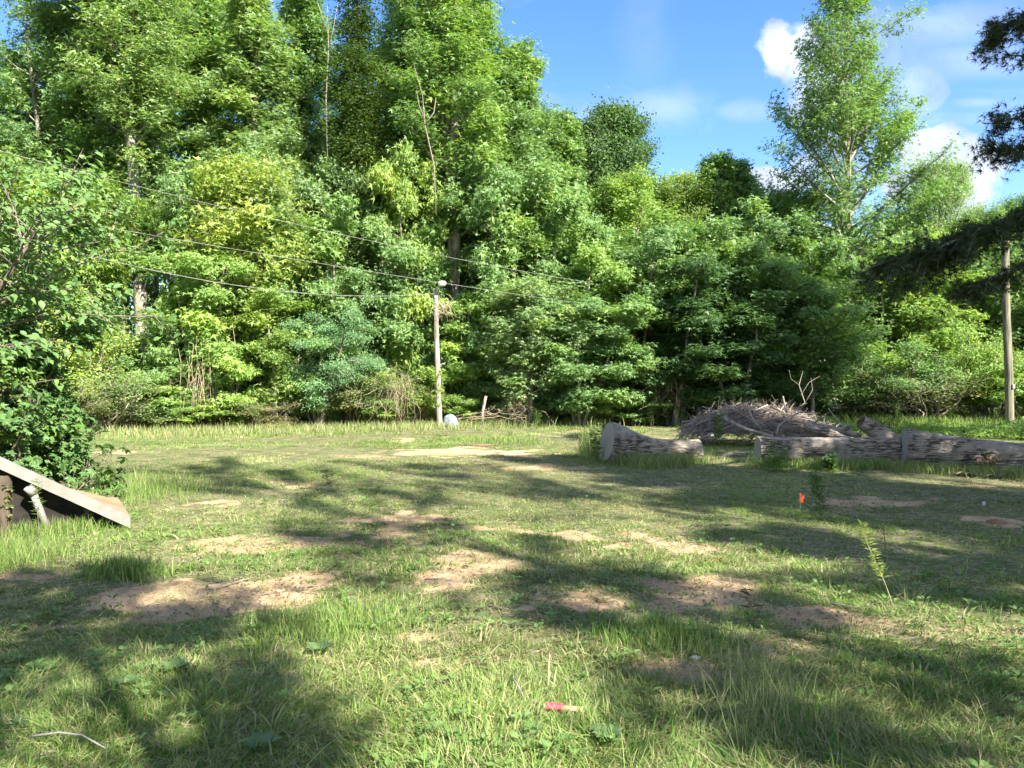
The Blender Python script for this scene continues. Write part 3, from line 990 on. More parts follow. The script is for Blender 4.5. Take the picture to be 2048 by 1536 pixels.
# ---- tall trees (photo px of the axis, distance, photo y of the top, half-width px)
tall = [
    ('sweetgum_tree', 'gum_c', 105, 32, 0, 95, MID, 'broad green tree at far left whose top leaves a strip of blue sky beside it'),
    ('sweetgum_tree', 'gum_b', 385, 38, -70, 125, GREEN, 'tall green tree at upper left, right of the forked pale trunk'),
    ('sweetgum_tree', 'gum_a', 500, 35, -5, 105, PALE, 'tall pale green tree left of the narrow sky gap at the top edge'),
    ('sweetgum_tree', 'gum_a', 600, 37, -20, 85, MID, 'tall narrow tree just right of the narrow sky gap at the top edge'),
    ('sweetgum_tree', 'gum_b', 800, 37, -45, 95, GREEN, 'tall tree right of the dark vine-covered tree, top out of frame'),
    ('sweetgum_tree', 'gum_a', 930, 37, -30, 100, PALE, 'tall loose tree left of the open blue sky, thin top against the sky'),
    ('sweetgum_tree', 'gum_a', 1045, 34, 88, 78, GREEN, 'pointed green tree whose right side borders the open blue sky'),
    ('sweetgum_tree', 'gum_d', 1128, 37, 232, 60, GREEN, 'lower green tree filling the notch left of the dark round oak'),
    ('oak_tree', 'oak', 1222, 40, 212, 118, DEEP, 'dark green round-topped tree standing against the blue sky'),
    ('locust_tree', 'feather', 1255, 36, 350, 80, LIME, 'light green feathery tree directly below the dark round oak'),
    ('locust_tree', 'feather', 1345, 39, 352, 75, YEL, 'yellow-green feathery tree right of the dark oak, low skyline'),
    ('sweetgum_tree', 'gum_d', 1410, 39, 322, 62, GREEN, 'first of two small pointed tops in the middle of the low skyline'),
    ('sweetgum_tree', 'gum_d', 1482, 39, 320, 66, MID, 'second of two small pointed tops in the low skyline, nearer the lone tree'),
    ('sweetgum_tree', 'gum_d', 1560, 38, 385, 80, MID, 'low dark-green tree top against the cloud left of the lone tall tree'),
    ('locust_tree', 'feather', 1880, 38, 322, 58, PALE, 'pale feathery tree right of the lone tall tree, its top against cloud'),
    ('sweetgum_tree', 'feather', 1968, 36, 418, 60, GREEN, 'feathery green tree top just above the dark overhanging branch'),
    ('sweetgum_tree', 'feather', 2050, 37, 390, 60, MID, 'green tree behind the bare wooden pole at the right edge'),
]
for i, (nm, key, px, D, top, hw, col, lab) in enumerate(tall):
    plant(nm, key, px, D, top, hw, col, lab, 'tree', GT, seed=i)
plant('locust_tree', 'feather', 1800, 40, 425, 75, GREEN, 'green feathery tree partly hidden behind the right side of the lone tall tree', 'tree', GT)
plant('sweetgum_tree', 'gum_c', -70, 32, 190, 120, MID, 'green tree cut by the left edge of the picture', 'tree', GT)

# the forked pale-trunk tree and its neighbour trunk at left
def special(name, key_mesh, px, D, label, col, cat='tree', group=GT, parts=('trunk', 'crown'), rz=0.0):
    w, l = key_mesh
    x = (px - 1024) / F * D
    e = empty(name, (x, D, float(gz(x, D))), rz)
    t = w.build(parts[0], M_BARK, e, True)
    c = l.build(parts[1], M_LEAF, e); c.color = (*col, 1)
    tag(e, label, cat, group)
    return e


special('sweetgum_tree', grow(41, 22, 3.4, 9.5, p_round, 62, 40000, .165, 'lobed', 15, 60, .3, .30, .28, .6, fork=[(11, -1.3, .2), (12.5, .8, -.3)], lean=(-1.2, 0), wob=.5), 290, 30.5,
        'big forked tree with two pale trunks showing among leaves at upper left', PALE)
special('sweetgum_tree', grow(42, 20, 2.6, 9, p_round, 46, 26000, .165, 'lobed', 15, 60, .3, .20, .28, .6, lean=(-.6, 0), wob=.5), 252, 31.5,
        'slender straight tree whose sunlit pale trunk stands left of the thick dark trunk', MID)
special('sweetgum_tree', grow(43, 24, 2.9, 7.5, p_gum, 66, 40000, .165, 'lobed', 20, 65, .35, .26, .27, .6, fork=[(1.6, -.55, .2)], wob=.4), 908, 31.5,
        'tall tree with a double trunk behind the lamp pole, top out of frame', GREEN)
special('vine_covered_tree', grow(44, 20, 2.0, 3, p_col, 64, 30000, .125, 'rhomb', -10, 50, 0, .2, .26, .8, droop=.35, trunk_leaves=22000, lean=(.9, 0)), 680, 32,
        'dark tree smothered in vines with bare grey snags at upper centre', (.05, .095, .032))
special('vine_covered_tree', grow(45, 15, 1.6, 3, p_col, 50, 22000, .125, 'rhomb', -10, 50, 0, .16, .26, .8, droop=.35, trunk_leaves=14000, lean=(-.4, 0)), 735, 31,
        'shorter vine-draped tree leaning beside the dark viny tree at upper centre', (.06, .11, .036))
special('sweetgum_tree', grow(49, 21.4, 5.3, 3.2, p_gum, 96, 40000, .16, 'lobed', 22, 66, .4, .21, .25, .65, twig=2.0, wob=.12, twig_r=.010, lob=.25), 1695, 35,
        'lone tall loose tree at right, sky and cloud showing through its crown', MID)

# ---- young trees / understory
young = [
    ('young_a', 95, 27.5, 300, 120, YEL, 'yellow-green young tree behind the near broad-leaved tree at left'),
    ('young_b', 130, 29, 330, 80, GREEN, 'young green tree left of the pale trunks, under the upper wire'),
    ('young_a', 405, 30.5, 300, 82, GREEN, 'young green tree above and right of the thick trunk at left'),
    ('young_b', 410, 28, 500, 85, LIME, 'bright green layered sapling left of the blue-green drooping shrub'),
    ('young_c', 500, 29.5, 330, 105, GOLD, 'yellowish young tree in the middle of the left wood'),
    ('young_a', 585, 31, 270, 95, PALE, 'pale green young tree beneath the dark vine-covered tree'),
    ('young_b', 560, 27.8, 590, 70, YEL, 'bright yellow-green sapling overlapping the blue-green shrub on its left'),
    ('young_b', 660, 29.5, 420, 85, GREEN, 'young green tree above the blue-green drooping shrub'),
    ('young_a', 765, 30, 400, 85, GREEN, 'young green tree left of the lamp head'),
    ('young_b', 825, 31.5, 300, 65, YEL, 'yellow-tipped young tree high above the lamp pole'),
    ('young_b', 795, 28.5, 540, 60, MID, 'shaded sapling just left of the lamp pole at mid height'),
    ('young_a', 985, 30.2, 330, 95, GREEN, 'tall young tree right of the double trunk, crown level with the wires'),
    ('young_a', 1075, 31, 330, 100, GREEN, 'dense young tree under the pointed tree beside open sky'),
    ('young_b', 950, 28.2, 590, 75, LIME, 'bright sapling behind the rounded grey rock cover'),
    ('young_c', 1060, 28.6, 560, 80, PALE, 'pale green sapling in the vine mass between lamp pole and first log'),
    ('young_a', 1165, 30.5, 450, 90, LIME, 'light young tree where the wires disappear in the leaves'),
    ('young_b', 1160, 29, 590, 85, MID, 'sapling with dark lower leaves above the first log'),
    ('young_a', 1270, 31, 440, 100, MID, 'dark green young tree left of the brush pile'),
    ('young_b', 1345, 30, 520, 100, DEEP, 'deep green spreading sapling directly behind the brush pile'),
    ('young_a', 1440, 31.5, 440, 105, GREEN, 'bright-topped young tree in the centre of the right wood'),
    ('young_b', 1480, 29.5, 600, 100, DEEP, 'deep green low-branching sapling behind the right end of the brush pile'),
    ('young_a', 1570, 32.5, 430, 95, MID, 'young tree directly left of the lone tall tree'),
    ('young_c', 1625, 31, 560, 80, GREEN, 'thin sapling beside the base of the lone tall tree'),
    ('young_a', 1770, 34, 500, 100, LIME, 'sunny yellow-green young tree right of the lone tall tree trunk'),
    ('young_b', 1870, 33, 540, 90, YEL, 'bright young tree below the dark overhanging branch'),
    ('young_a', 1955, 34, 470, 85, GREEN, 'young tree just left of the bare wooden pole'),
    ('young_b', 2060, 33, 560, 85, GREEN, 'young tree at the right edge behind the bare pole'),
]
for i, (key, px, D, top, hw, col, lab) in enumerate(young):
    if 720 < px < 1020: D = max(D, 31.2)
    plant('young_tree', key, px, D, top, hw, col, lab, 'tree', GY, seed=i * 1.3)

# ---- shrubs
shr = [
    ('shrub_a', 20, 24, 690, 120, YEL, 'yellow-green shrub at the left edge behind the near tree'),
    ('shrub_a', 130, 25, 650, 95, GOLD, 'golden shrub right of the near broad-leaved tree'),
    ('shrub_c', 110, 23.5, 760, 90, OLIVE, 'rounded olive bush low at the far left edge of the clearing'),
    ('shrub_c', 215, 25.5, 745, 85, PALE, 'rounded fine-leaved bush at the left edge of the clearing'),
    ('shrub_b', 265, 28, 700, 70, GREEN, 'green shrub at the foot of the thick trunk'),
    ('shrub_b', 330, 27.5, 740, 70, LIME, 'bright leafy shrub between the thick trunk and the hanging dead vines'),
    ('shrub_b', 360, 28, 640, 75, GREEN, 'tall leafy shrub in front of the dark gap at left'),
    ('shrub_b', 455, 27.5, 700, 70, LIME, 'bright shrub right of the hanging dead vines'),
    ('shrub_b', 440, 27.2, 790, 60, YEL, 'low yellow-green shrub at the grass edge left of centre'),
    ('shrub_c', 520, 27.5, 800, 60, BROWNISH, 'low brownish shrub at the grass edge before the dark hollow'),
    ('shrub_c', 745, 27.6, 730, 75, OLIVE, 'tall yellowish twiggy shrub left of the lamp pole'),
    ('shrub_c', 815, 27.8, 745, 65, YEL, 'twiggy yellow-green shrub touching the lamp pole on its left'),
    ('shrub_c', 700, 28, 790, 55, BROWNISH, 'brownish scrub below the blue-green shrub'),
    ('shrub_b', 930, 29.5, 720, 75, LIME, 'bright viny shrub behind the grey rock cover'),
    ('shrub_b', 1000, 29.2, 700, 75, GREEN, 'viny shrub above the dead stump between pole and first log'),
    ('shrub_c', 980, 29.2, 790, 55, YEL, 'low yellow-green scrub right of the grey rock cover'),
    ('shrub_b', 1095, 29.5, 720, 65, PALE, 'pale shrub above the dark hollow behind the first log'),
    ('shrub_a', 1115, 28.8, 795, 45, BLUE, 'rounded dark bush left of the first log at the wood edge'),
    ('shrub_b', 1210, 30, 700, 80, MID, 'shaded shrub behind the first log'),
    ('shrub_b', 1300, 31, 740, 80, DEEP, 'dark shrub left of the brush pile'),
    ('shrub_b', 1600, 33, 740, 70, MID, 'shrub behind the right end of the brush pile'),
    ('shrub_a', 1790, 31, 690, 100, MID, 'dark-stemmed thicket bush right of the lone tree trunk'),
    ('shrub_c', 1850, 30, 745, 85, OLIVE, 'arching olive bush behind the longest log'),
    ('shrub_a', 1920, 31, 650, 85, LIME, 'bright green bush left of the bare pole'),
    ('shrub_a', 1985, 30.5, 690, 70, YEL, 'yellow-green bush touching the bare pole'),
    ('shrub_b', 2060, 29, 720, 75, LIME, 'bright bush at the right edge behind the bare pole'),
    ('shrub_c', 290, 27.6, 795, 45, YEL, 'low fine-leaved bush at the grass edge below the thick trunk'),
    ('shrub_a', 345, 27.2, 800, 42, GREEN, 'low green bush at the foot of the hanging dead vines, left side'),
    ('shrub_b', 395, 27.0, 805, 42, LIME, 'low leafy bush below the hanging dead vines'),
    ('shrub_a', 480, 27.4, 785, 45, GREEN, 'low green bush beside the brownish one at the grass edge'),
    ('shrub_a', 575, 27.4, 800, 42, MID, 'low mid-green bush below the left of the blue-green shrub'),
    ('shrub_a', 640, 27.4, 795, 45, GREEN, 'low green bush below the middle of the blue-green shrub'),
    ('shrub_b', 760, 27.4, 790, 40, LIME, 'low bright leafy bush among the twiggy scrub left of the lamp pole'),
    ('shrub_a', 840, 28.0, 785, 35, YEL, 'low yellowish bush right behind the lamp pole foot'),
    ('shrub_b', 925, 27.9, 790, 38, LIME, 'low bright bush touching the grey rock cover on its right'),
    ('shrub_a', 1030, 27.8, 800, 42, GREEN, 'low green bush below the viny shrubs right of the rock cover'),
    ('shrub_a', 1080, 27.9, 805, 36, PALE, 'low pale bush nearest the dark hollow behind the first log'),
    ('shrub_a', 1170, 29.5, 800, 45, GREEN, 'low green bush left behind the wide end of the first log'),
    ('shrub_b', 1260, 30.0, 790, 48, MID, 'low shaded bush behind the right end of the first log'),
]
for i, (key, px, D, top, hw, col, lab) in enumerate(shr):
    if 540 < px < 1150: D += 1.7
    plant('shrub', key, px, D, top, hw, col, lab, 'shrub', GS, seed=i * .9)
plant('privet_shrub', 'privet', 635, 29.0, 630, 125, BLUE, 'large blue-green shrub with drooping fine leaves left of the lamp pole', 'shrub', GS)
plant('privet_shrub', 'privet', 700, 30.3, 560, 80, BLUE, 'blue-green fine-leaved shrub rising behind the larger drooping one', 'shrub', GS)

wk = MB(); rng = rs(75); n = 26000
x = rng.uniform(9.5, 19, n); y = rng.uniform(18.5, 28, n)
hh = .75 * vnoise(x, y, 71, .8) * vnoise(x, y, 72, 2.5) ** .5 * sstep(0, 2.2, y - (27.5 - (x - 9.5) * 1.15))
k = hh > .10
x, y, hh = x[k], y[k], hh[k]
pos = np.stack([x, y, .03 + hh * rng.rand(len(x)) ** .6 + gz(x, y)], 1)
put_leaves(wk, pos, UP + rng.normal(size=pos.shape) * .6, .10, 'lobed', rng, None, rng.rand(len(x)))
ob = wk.build('weedy_growth', M_LEAF); ob.color = (*LIME, 1)
tag(ob, 'knee-high bright weedy growth behind the longest log', 'weeds', kind='stuff')

# ---- far wood behind, one mass
bw = MB(); bl = MB(); rng = rs(70)
n = 150000
px = rng.uniform(-700, 2750, n); D = rng.uniform(41, 58, n)
edge = np.interp(px, [-700, 0, 900, 1080, 1180, 1300, 1500, 1650, 1800, 2000, 2750], [230, 250, 250, 260, 330, 400, 420, 440, 430, 440, 420])
topz = CAMZ + (768 - edge) / F * D
u = rng.rand(n)
z = topz * (.02 + .98 * u ** .8) * (.86 + .14 * vnoise(px, D, 3, .02)) 
x = (px - 1024) / F * D
dens = vnoise(x + D * .3, z, 44, .55) * .6 + vnoise(x, z, 45, 1.3) * .4
k = dens > .42
x, D, z = x[k], D[k], z[k]
pos = np.stack([x, D, z], 1)
put_leaves(bl, pos, np.array([0, -.5, .8]) + rng.normal(size=pos.shape) * .5, .42, 'lobed', rng, None, rng.rand(len(pos)) * .7)
bo = bl.build('woodland', M_LEAF); bo.color = (*MID, 1)
tag(bo, 'mass of deeper woodland foliage seen through gaps between the edge trees', 'woodland', kind='stuff')
for k in range(110):
    D_ = rng.uniform(40, 57); x_ = rng.uniform(-.95, 1.05) * D_; h_ = rng.uniform(8, 12)
    tube(bw, [(x_, D_, -.2), (x_ + rng.normal() * .15, D_, h_ * .5), (x_ + rng.normal() * .4, D_, h_)], [rng.uniform(.12, .24), .12, .06], 6, rng.rand(), cap=False)
tag(bw.build('woodland_trunks', M_BARK, smooth=True), 'many thin dark trunks deep inside the shaded wood', 'woodland', kind='stuff')
# forest floor plants
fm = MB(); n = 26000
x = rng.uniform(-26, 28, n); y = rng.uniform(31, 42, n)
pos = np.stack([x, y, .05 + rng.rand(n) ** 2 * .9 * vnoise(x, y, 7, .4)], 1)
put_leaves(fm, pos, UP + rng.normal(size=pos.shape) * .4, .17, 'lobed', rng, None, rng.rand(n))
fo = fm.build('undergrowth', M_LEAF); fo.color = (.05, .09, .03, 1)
tag(fo, 'low shaded undergrowth covering the forest floor', 'undergrowth', kind='stuff')
# ================================================================== END PART 1
proto('shade_low', grow(34, 10, 2.4, 3.0, p_round, 17, 5200, .15, 'lobed', 5, 60, .3, .12, .15, .7, lob=.95, twig=1.6, fork=[(5, .9, .4)]), 12, 3)
proto('shade_high', grow(35, 19, 3.8, 9.0, p_round, 18, 6500, .16, 'lobed', 5, 60, .3, .17, .16, .7, lob=.95, twig=1.6, fork=[(10, 1.6, .4)]), 19, 3)
SHADE = [('shade_low', 3.4, -2.7, 10, 1.7, 'airy low tree nearest behind the viewpoint'), ('shade_low', 7.3, -2.3, 9.5, 1.6, 'airy tree behind and right of the viewpoint shading the front soil'),
         ('shade_low', -0.4, -2.6, 11, 1.9, 'low tree straight behind the viewpoint'),
         ('shade_low', 10.6, -1.6, 11, 1.9, 'low tree level with the viewpoint on the right side'),
         ('shade_high', 8.1, -2.6, 19, 2.5, 'tall bare-stemmed tree shading the left of the clearing'), ('shade_high', 12.6, -2.6, 19, 2.5, 'tall bare-stemmed tree shading the middle of the clearing'),
         ('shade_high', 17.0, -1.8, 19, 2.4, 'tall bare-stemmed tree shading the right of the clearing'),
         ('shade_high', 23.0, 5.0, 19, 2.6, 'tall tree at far right shading the brush pile'),
         ('shade_high', 20.0, 13.0, 18, 2.4, 'tall tree outside the right edge shading the longest log'), ('gum_b', 13.2, 1.2, 17, 2.3, 'leafy tree right of the viewpoint shading the hanging conifer boughs'),
         ('gum_c', 20.4, 18.0, 20, 2.4, 'tall round tree outside the right edge shading the lone tree')]

# ================================================================== poles, lamp, wires
def pole(px_t, py_t, px_b, D, r0_, r1_, mat, label, cat, name):
    xb = (px_b - 1024) / F * D; zb = float(gz(xb, D))
    xt = (px_t - 1024) / F * D; zt = CAMZ + (768 - py_t) / F * D
    e = empty(name, (xb, D, zb))
    mb = MB(); n = 22
    s = np.linspace(0, 1, n)
    pts = np.stack([(xt - xb) * s + .012 * np.sin(s * 7), .01 * np.cos(s * 9), (zt - zb + .25) * s - .25], 1)
    tube(mb, pts, r0_ + (r1_ - r0_) * s + .003 * np.sin(s * 40), 18)
    mb.build('post', mat, e, True)
    tag(e, label, cat)
    return e, Vector((xt - xb, 0, zt - zb))


e, tp = pole(871, 577, 879, 28.2, .108, .085, M_POLE, 'slender pale wooden pole with a yard lamp on top at the wood edge', 'lamp pole', 'lamp_post')
mb = MB()
tube(mb, [tp + Vector((0, -.02, -.28)), tp + Vector((.06, -.12, -.16)), tp + Vector((.12, -.22, .05)), tp + Vector((.20, -.26, .13))], [.022, .022, .022, .022], 8)
mb.build('lamp_arm', M_METAL, e, True)
mb = MB()
prof = [(.0, .12), (.04, .117), (.085, .105), (.12, .08), (.135, .05), (.14, .0)]
n = 18; c = tp + Vector((.27, -.28, .13)); vs = []
for r_0, z in prof:
    for k in range(n):
        a = k * 2 * math.pi / n; vs.append((c[0] + r_0 * 1.15 * math.cos(a), c[1] + r_0 * math.sin(a), c[2] + z))
q = [[i * n + k, i * n + (k + 1) % n, (i + 1) * n + (k + 1) % n, (i + 1) * n + k] for i in range(len(prof) - 1) for k in range(n)]
mb.add(vs, np.array(q)); hd = mb.build('lamp_head', M_METAL, e, True)
mb = MB(); vs = []
prof = [(.135, .0), (.13, -.03), (.11, -.06), (.07, -.08), (.0, -.09)]
for r_0, z in prof:
    for k in range(n):
        a = k * 2 * math.pi / n; vs.append((c[0] + r_0 * 1.1 * math.cos(a), c[1] + r_0 * math.sin(a), c[2] + z))
q = [[i * n + k, i * n + (k + 1) % n, (i + 1) * n + (k + 1) % n, (i + 1) * n + k] for i in range(len(prof) - 1) for k in range(n)]
mb.add(vs, np.array(q)); mb.build('lamp_lens', M_GLASS, e, True)
rng = rs(5)
for k in range(3):
    mb = MB(); box(mb, tp + Vector((0, -.11, -.35 - .09 * k)), (.05, .04, .05), bev=.008); mb.build('insulator', M_METAL, e)
# vine round the pole at shoulder height
mb = MB()
tt = np.linspace(0, 1, 26)
vp = np.stack([.13 * np.cos(tt * 12) - .0, .13 * np.sin(tt * 12), .05 + tt * 2.1], 1)
tube(mb, vp, .008, 4)
vl = MB(); k = 320
ti = rng.rand(k) ** .6
pp = np.stack([np.interp(ti, tt, vp[:, j]) for j in range(3)], 1) * np.array([1.15, 1.15, 1]) + rng.normal(size=(k, 3)) * .035
pp[:, 2] = np.where(rng.rand(k) < .5, rng.normal(1.45, .12, k), pp[:, 2])
put_leaves(vl, pp, np.stack([pp[:, 0], pp[:, 1], pp[:, 2] * 0 + .1], 1) + rng.normal(size=pp.shape) * .1, .07, 'lobed', rng, None, rng.rand(k))
v = mb.build('vine_stem', M_TWIG); v.location = e.location; tag(v, 'thin climbing vine wound round the lamp pole', 'vine')
v.name = 'climbing_vine'
l = vl.build('foliage', M_LEAF, v); l.color = (*YEL, 1)

e2, tp2 = pole(2010, 481, 2020, 27.5, .145, .12, M_POLE2, 'thick bare wooden pole standing among bushes at the right edge', 'utility pole', 'utility_pole')
mb = MB()
box(mb, (0.02, -.17, 1.55), (.09, .05, .16), bev=.01)
mb.build('meter_tag', M_METAL, e2)


def wire(samples, p0, D0, p1, D1, label, rad=.006):
    """wire over a straight ground line between two photo columns; heights fitted so it sags as seen"""
    a = np.array([(p0 - 1024) / F * D0, D0]); b = np.array([(p1 - 1024) / F * D1, D1])
    sp = np.array(samples, float)
    ts = []; zs = []
    for px, py in sp:
        m = (px - 1024) / F
        t = (m * a[1] - a[0]) / ((b[0] - a[0]) - m * (b[1] - a[1]))
        D = a[1] + t * (b[1] - a[1])
        ts.append(t); zs.append(CAMZ + (768 - py) / F * D)
    co = np.polyfit(ts, zs, 2)
    t = np.linspace(0, 1, 60)
    pts = np.stack([a[0] + (b[0] - a[0]) * t, a[1] + (b[1] - a[1]) * t, np.polyval(co, t)], 1)
    mb = MB(); tube(mb, pts, rad, 6)
    o = mb.build('overhead_wire', M_WIRE, None, True)
    tag(o, label, 'wire', 'overhead wires across the wood edge')


wire([(85, 325), (376, 396), (700, 473), (992, 533), (1204, 569)], -150, 17, 1420, 33, 'upper of the two long overhead wires sloping down to the right')
wire([(137, 441), (478, 500), (650, 530), (869, 562), (1231, 617)], -150, 16, 1420, 32, 'lower long overhead wire passing behind the lamp head')
wire([(260, 530), (424, 564), (629, 587), (787, 592), (866, 587)], -100, 18, 871, 28.1, 'short drooping wire that ends at the top of the lamp pole', .009)

# rounded fake-rock cover beside the pole
mb = MB(); nu, nv = 40, 22
U, V_ = np.meshgrid(np.arange(nu) * 2 * math.pi / nu, np.linspace(0, 1, nv))
rr = (1 - V_ ** 2.6) ** .5 * .30
nn = fbm(np.cos(U) * 2 + V_ * 3, np.sin(U) * 2 + V_ * 2, 4, 1.6, 4) - .5
rr = rr * (1 + nn * .35); zz = V_ * .52 * (1 + nn * .12)
vs = np.stack([rr * np.cos(U), rr * np.sin(U) * .85, zz - .04], -1).reshape(-1, 3)
i = np.arange(nv - 1)[:, None] * nu; j = np.arange(nu)[None, :]; jn = (j + 1) % nu
mb.add(vs, np.stack([i + j, i + jn, i + nu + jn, i + nu + j], -1).reshape(-1, 4))
x, y = (901 - 1024) / F * 27.6, 27.6
tag(mb.build('rock_cover', M_ROCK, None, True, loc=(x, y, float(gz(x, y)))), 'rounded blue-grey boulder shaped cover beside the lamp pole foot', 'rock')


# ================================================================== logs
def bark(mb, pts, rads, seed, nc=220, dl=.022, depth=.036, cap=True, squash=1.0, caps=None, ends=(1, 1)):
    pts = np.asarray(pts, float); rads = np.asarray(rads, float)
    L = np.concatenate([[0], np.cumsum(np.linalg.norm(np.diff(pts, axis=0), axis=1))])
    n = max(8, int(L[-1] / dl))
    s = np.linspace(0, L[-1], n)
    # smooth interpolation
    def itp(a):
        k = np.interp(s, L, a); w = max(3, n // 9) | 1
        kp = np.pad(k, w // 2, mode='reflect', reflect_type='odd'); return np.convolve(kp, np.ones(w) / w, 'valid')
    C = np.stack([itp(pts[:, j]) for j in range(3)], 1); rd = itp(rads)
    T = np.gradient(C, axis=0); T /= np.linalg.norm(T, axis=1)[:, None]
    Uu = np.cross(T, UP); Uu /= np.linalg.norm(Uu, axis=1)[:, None]; Vv = np.cross(Uu, T)
    th = np.arange(nc) * 2 * math.pi / nc + math.pi / 2 * 3
    TH, SS = np.meshgrid(th, s)
    RD = rd[:, None]
    arc = (TH - th[0]) * RD
    wx = (fbm(arc, SS, seed + 1, 6, 2) - .5) * .10
    nn = fbm(arc * 1.0 + wx * .35, SS * .085, seed, 50, 2)
    fur = np.clip(np.abs(nn - .5) * 5.0 + .1, 0, 1)
    peel = sstep(.56, .64, fbm(arc, SS * .6, seed + 40, 3.2, 3)); fur = fur * (1 - peel) + (.62 + .25 * vnoise(arc, SS * .1, seed + 6, 30)) * peel
    cr = vnoise(arc, SS, seed + 5, 11)
    h = fur * (.6 + .4 * cr)
    low = (fbm(np.cos(TH) * .6 + SS * .8, np.sin(TH) * .6, seed + 8, 2.0, 3) - .5) * .14
    rad = RD * (1 + low) + (h - .8) * depth
    v = C[:, None, :] + Uu[:, None, :] * (np.cos(TH) * rad)[..., None] + Vv[:, None, :] * (np.sin(TH) * rad * squash)[..., None]
    i = np.arange(n - 1)[:, None] * nc; j = np.arange(nc)[None, :]; jn = (j + 1) % nc
    mb.add(v.reshape(-1, 3), np.stack([i + j, i + nc + j, i + nc + jn, i + jn], -1).reshape(-1, 4), .5, np.clip(h + (low * 2), 0, 1).ravel())
    return C, v


def endcap(mb, ring, nrm, seed, rings=14, rough=.012, inset=.0):
    c = ring.mean(0); n = len(ring); vs = []; vals = []
    rng = rs(seed)
    for k in range(rings + 1):
        f = 1 - k / (rings + 1)
        p = c + (ring - c) * f * .985
        p = p + nrm * (inset + (fbm(p[:, 1] * 1.0, p[:, 2], seed, 9, 3) - .5)[:, None] * rough * 2 * (f < .97))
        vs.append(p); vals.append(np.full(n, f))
    vs.append(c[None] + nrm * inset); vals.append(np.zeros(1))
    V = np.concatenate(vs)
    i = np.arange(rings)[:, None] * n; j = np.arange(n)[None, :]; jn = (j + 1) % n
    q = np.stack([i + j, i + jn, i + n + jn, i + n + j], -1).reshape(-1, 4)
    t = np.array([[rings * n + k, rings * n + (k + 1) % n, (rings + 1) * n] for k in range(n)])
    mb.add(V, [q, t], .5, np.concatenate(vals))


def log(name, base, pts, rads, seed, label, squash=1.0, limbs=(), mats=M_LOG, group='sawn logs lying in the grass'):
    x0, y0 = base
    o = np.array([x0, y0, float(gz(x0, y0))])
    e = empty(name, tuple(o))
    pts = np.array(pts, float) - o
    mb = MB(); C, v = bark(mb, pts, rads, seed, squash=squash)
    b = mb.build('bark', mats, e, True)
    for k, (ring, sg) in enumerate(((v[0], -1), (v[-1], 1))):
        cm = MB(); T = (C[1] - C[0]) if sg < 0 else (C[-1] - C[-2]); T = T / np.linalg.norm(T) * sg
        endcap(cm, ring, T, seed + k)
        cm.build('sawn_end', M_CUT, e)
    for (lp, lr, sd, tipmat) in limbs:
        lb = MB(); C2, v2 = bark(lb, np.array(lp) - o, lr, sd, nc=72, dl=.02, depth=.016)
        ob = lb.build('limb_stub', mats, e, True)
        cm = MB(); T = C2[-1] - C2[-2]; T = T / np.linalg.norm(T)
        endcap(cm, v2[-1], T, sd, rings=8, rough=.03, inset=-.01); cm.build('broken_end', tipmat, ob)
    tag(e, label, 'log', group)
    return e, o


l1 = [P(1213, 884, 15.0), P(1235, 889, 15.05), P(1270, 896, 15.1), P(1310, 903, 15.15), P(1350, 905, 15.2), P(1398, 905, 15.25)]
log('fallen_log', (2.8, 15.1), l1, [.41, .40, .31, .25, .25, .262], 301, 'short flared log with a wide cut end tipped up, leftmost of the logs')
l2 = [P(1515, 901, 15.2), P(1600, 902, 15.15), P(1700, 904, 15.1), P(1790, 902, 15.05)]
log('fallen_log', (6.3, 15.1), l2, [.285, .275, .28, .29], 302, 'middle log with two thick broken limb stubs on top',
    limbs=[([P(1800, 905, 15.15), P(1778, 886, 15.2), P(1752, 862, 15.2), P(1722, 843, 15.2)], [.30, .24, .17, .13], 311, M_ROT),
           ([P(1700, 898, 15.3), P(1672, 878, 15.4), P(1640, 860, 15.5), P(1612, 847, 15.6)], [.22, .15, .12, .10], 312, M_ROT)])
l3 = [P(1806, 893, 14.75), P(1850, 899, 14.65), P(1930, 905, 14.5), P(2048, 915, 14.2), P(2190, 921, 13.9)]
e3, o3 = log('fallen_log', (9.0, 14.2), l3, [.395, .35, .31, .275, .25], 303, 'longest and thickest log running out of the right edge, with a splintered hole', squash=.95)
rng = rs(33)
mb = MB(); c = np.array(P(1975, 914, 14.08)) - o3
for k in range(34):
    a = rng.uniform(-1, 1); b = rng.uniform(-1, 1)
    p0 = c + np.array([a * .16, .05, b * .09]); d = np.array([rng.uniform(-1.0, .4), -rng.uniform(.2, .7), rng.uniform(-1.1, .2)]); d /= np.linalg.norm(d)
    l = rng.uniform(.06, .17)
    tube(mb, [p0, p0 + d * l * .5 + rng.normal(size=3) * .01, p0 + d * l], [.016, .013, .003], 4, rng.rand())
mb.build('splintered_wood', M_SPLIT, e3)
mb = MB(); k = 24; ring = [(c[0] + .13 * math.cos(a) * (1 + .2 * math.sin(3 * a)), c[1] - .02 + .03 * math.cos(a), c[2] + .02 + .075 * math.sin(a)) for a in np.arange(k) * 2 * math.pi / k]
ring = np.array(ring); inner = (ring - ring.mean(0)) * .6 + ring.mean(0) + np.array([0, .06, 0])
mb.add(np.concatenate([ring + np.array([.05, .0, .0]), inner]), [np.array([[i_, (i_ + 1) % k, k + (i_ + 1) % k, k + i_] for i_ in range(k)]), np.array([list(range(k, 2 * k))])])
mb.build('rot_hole', M_ROT, e3)

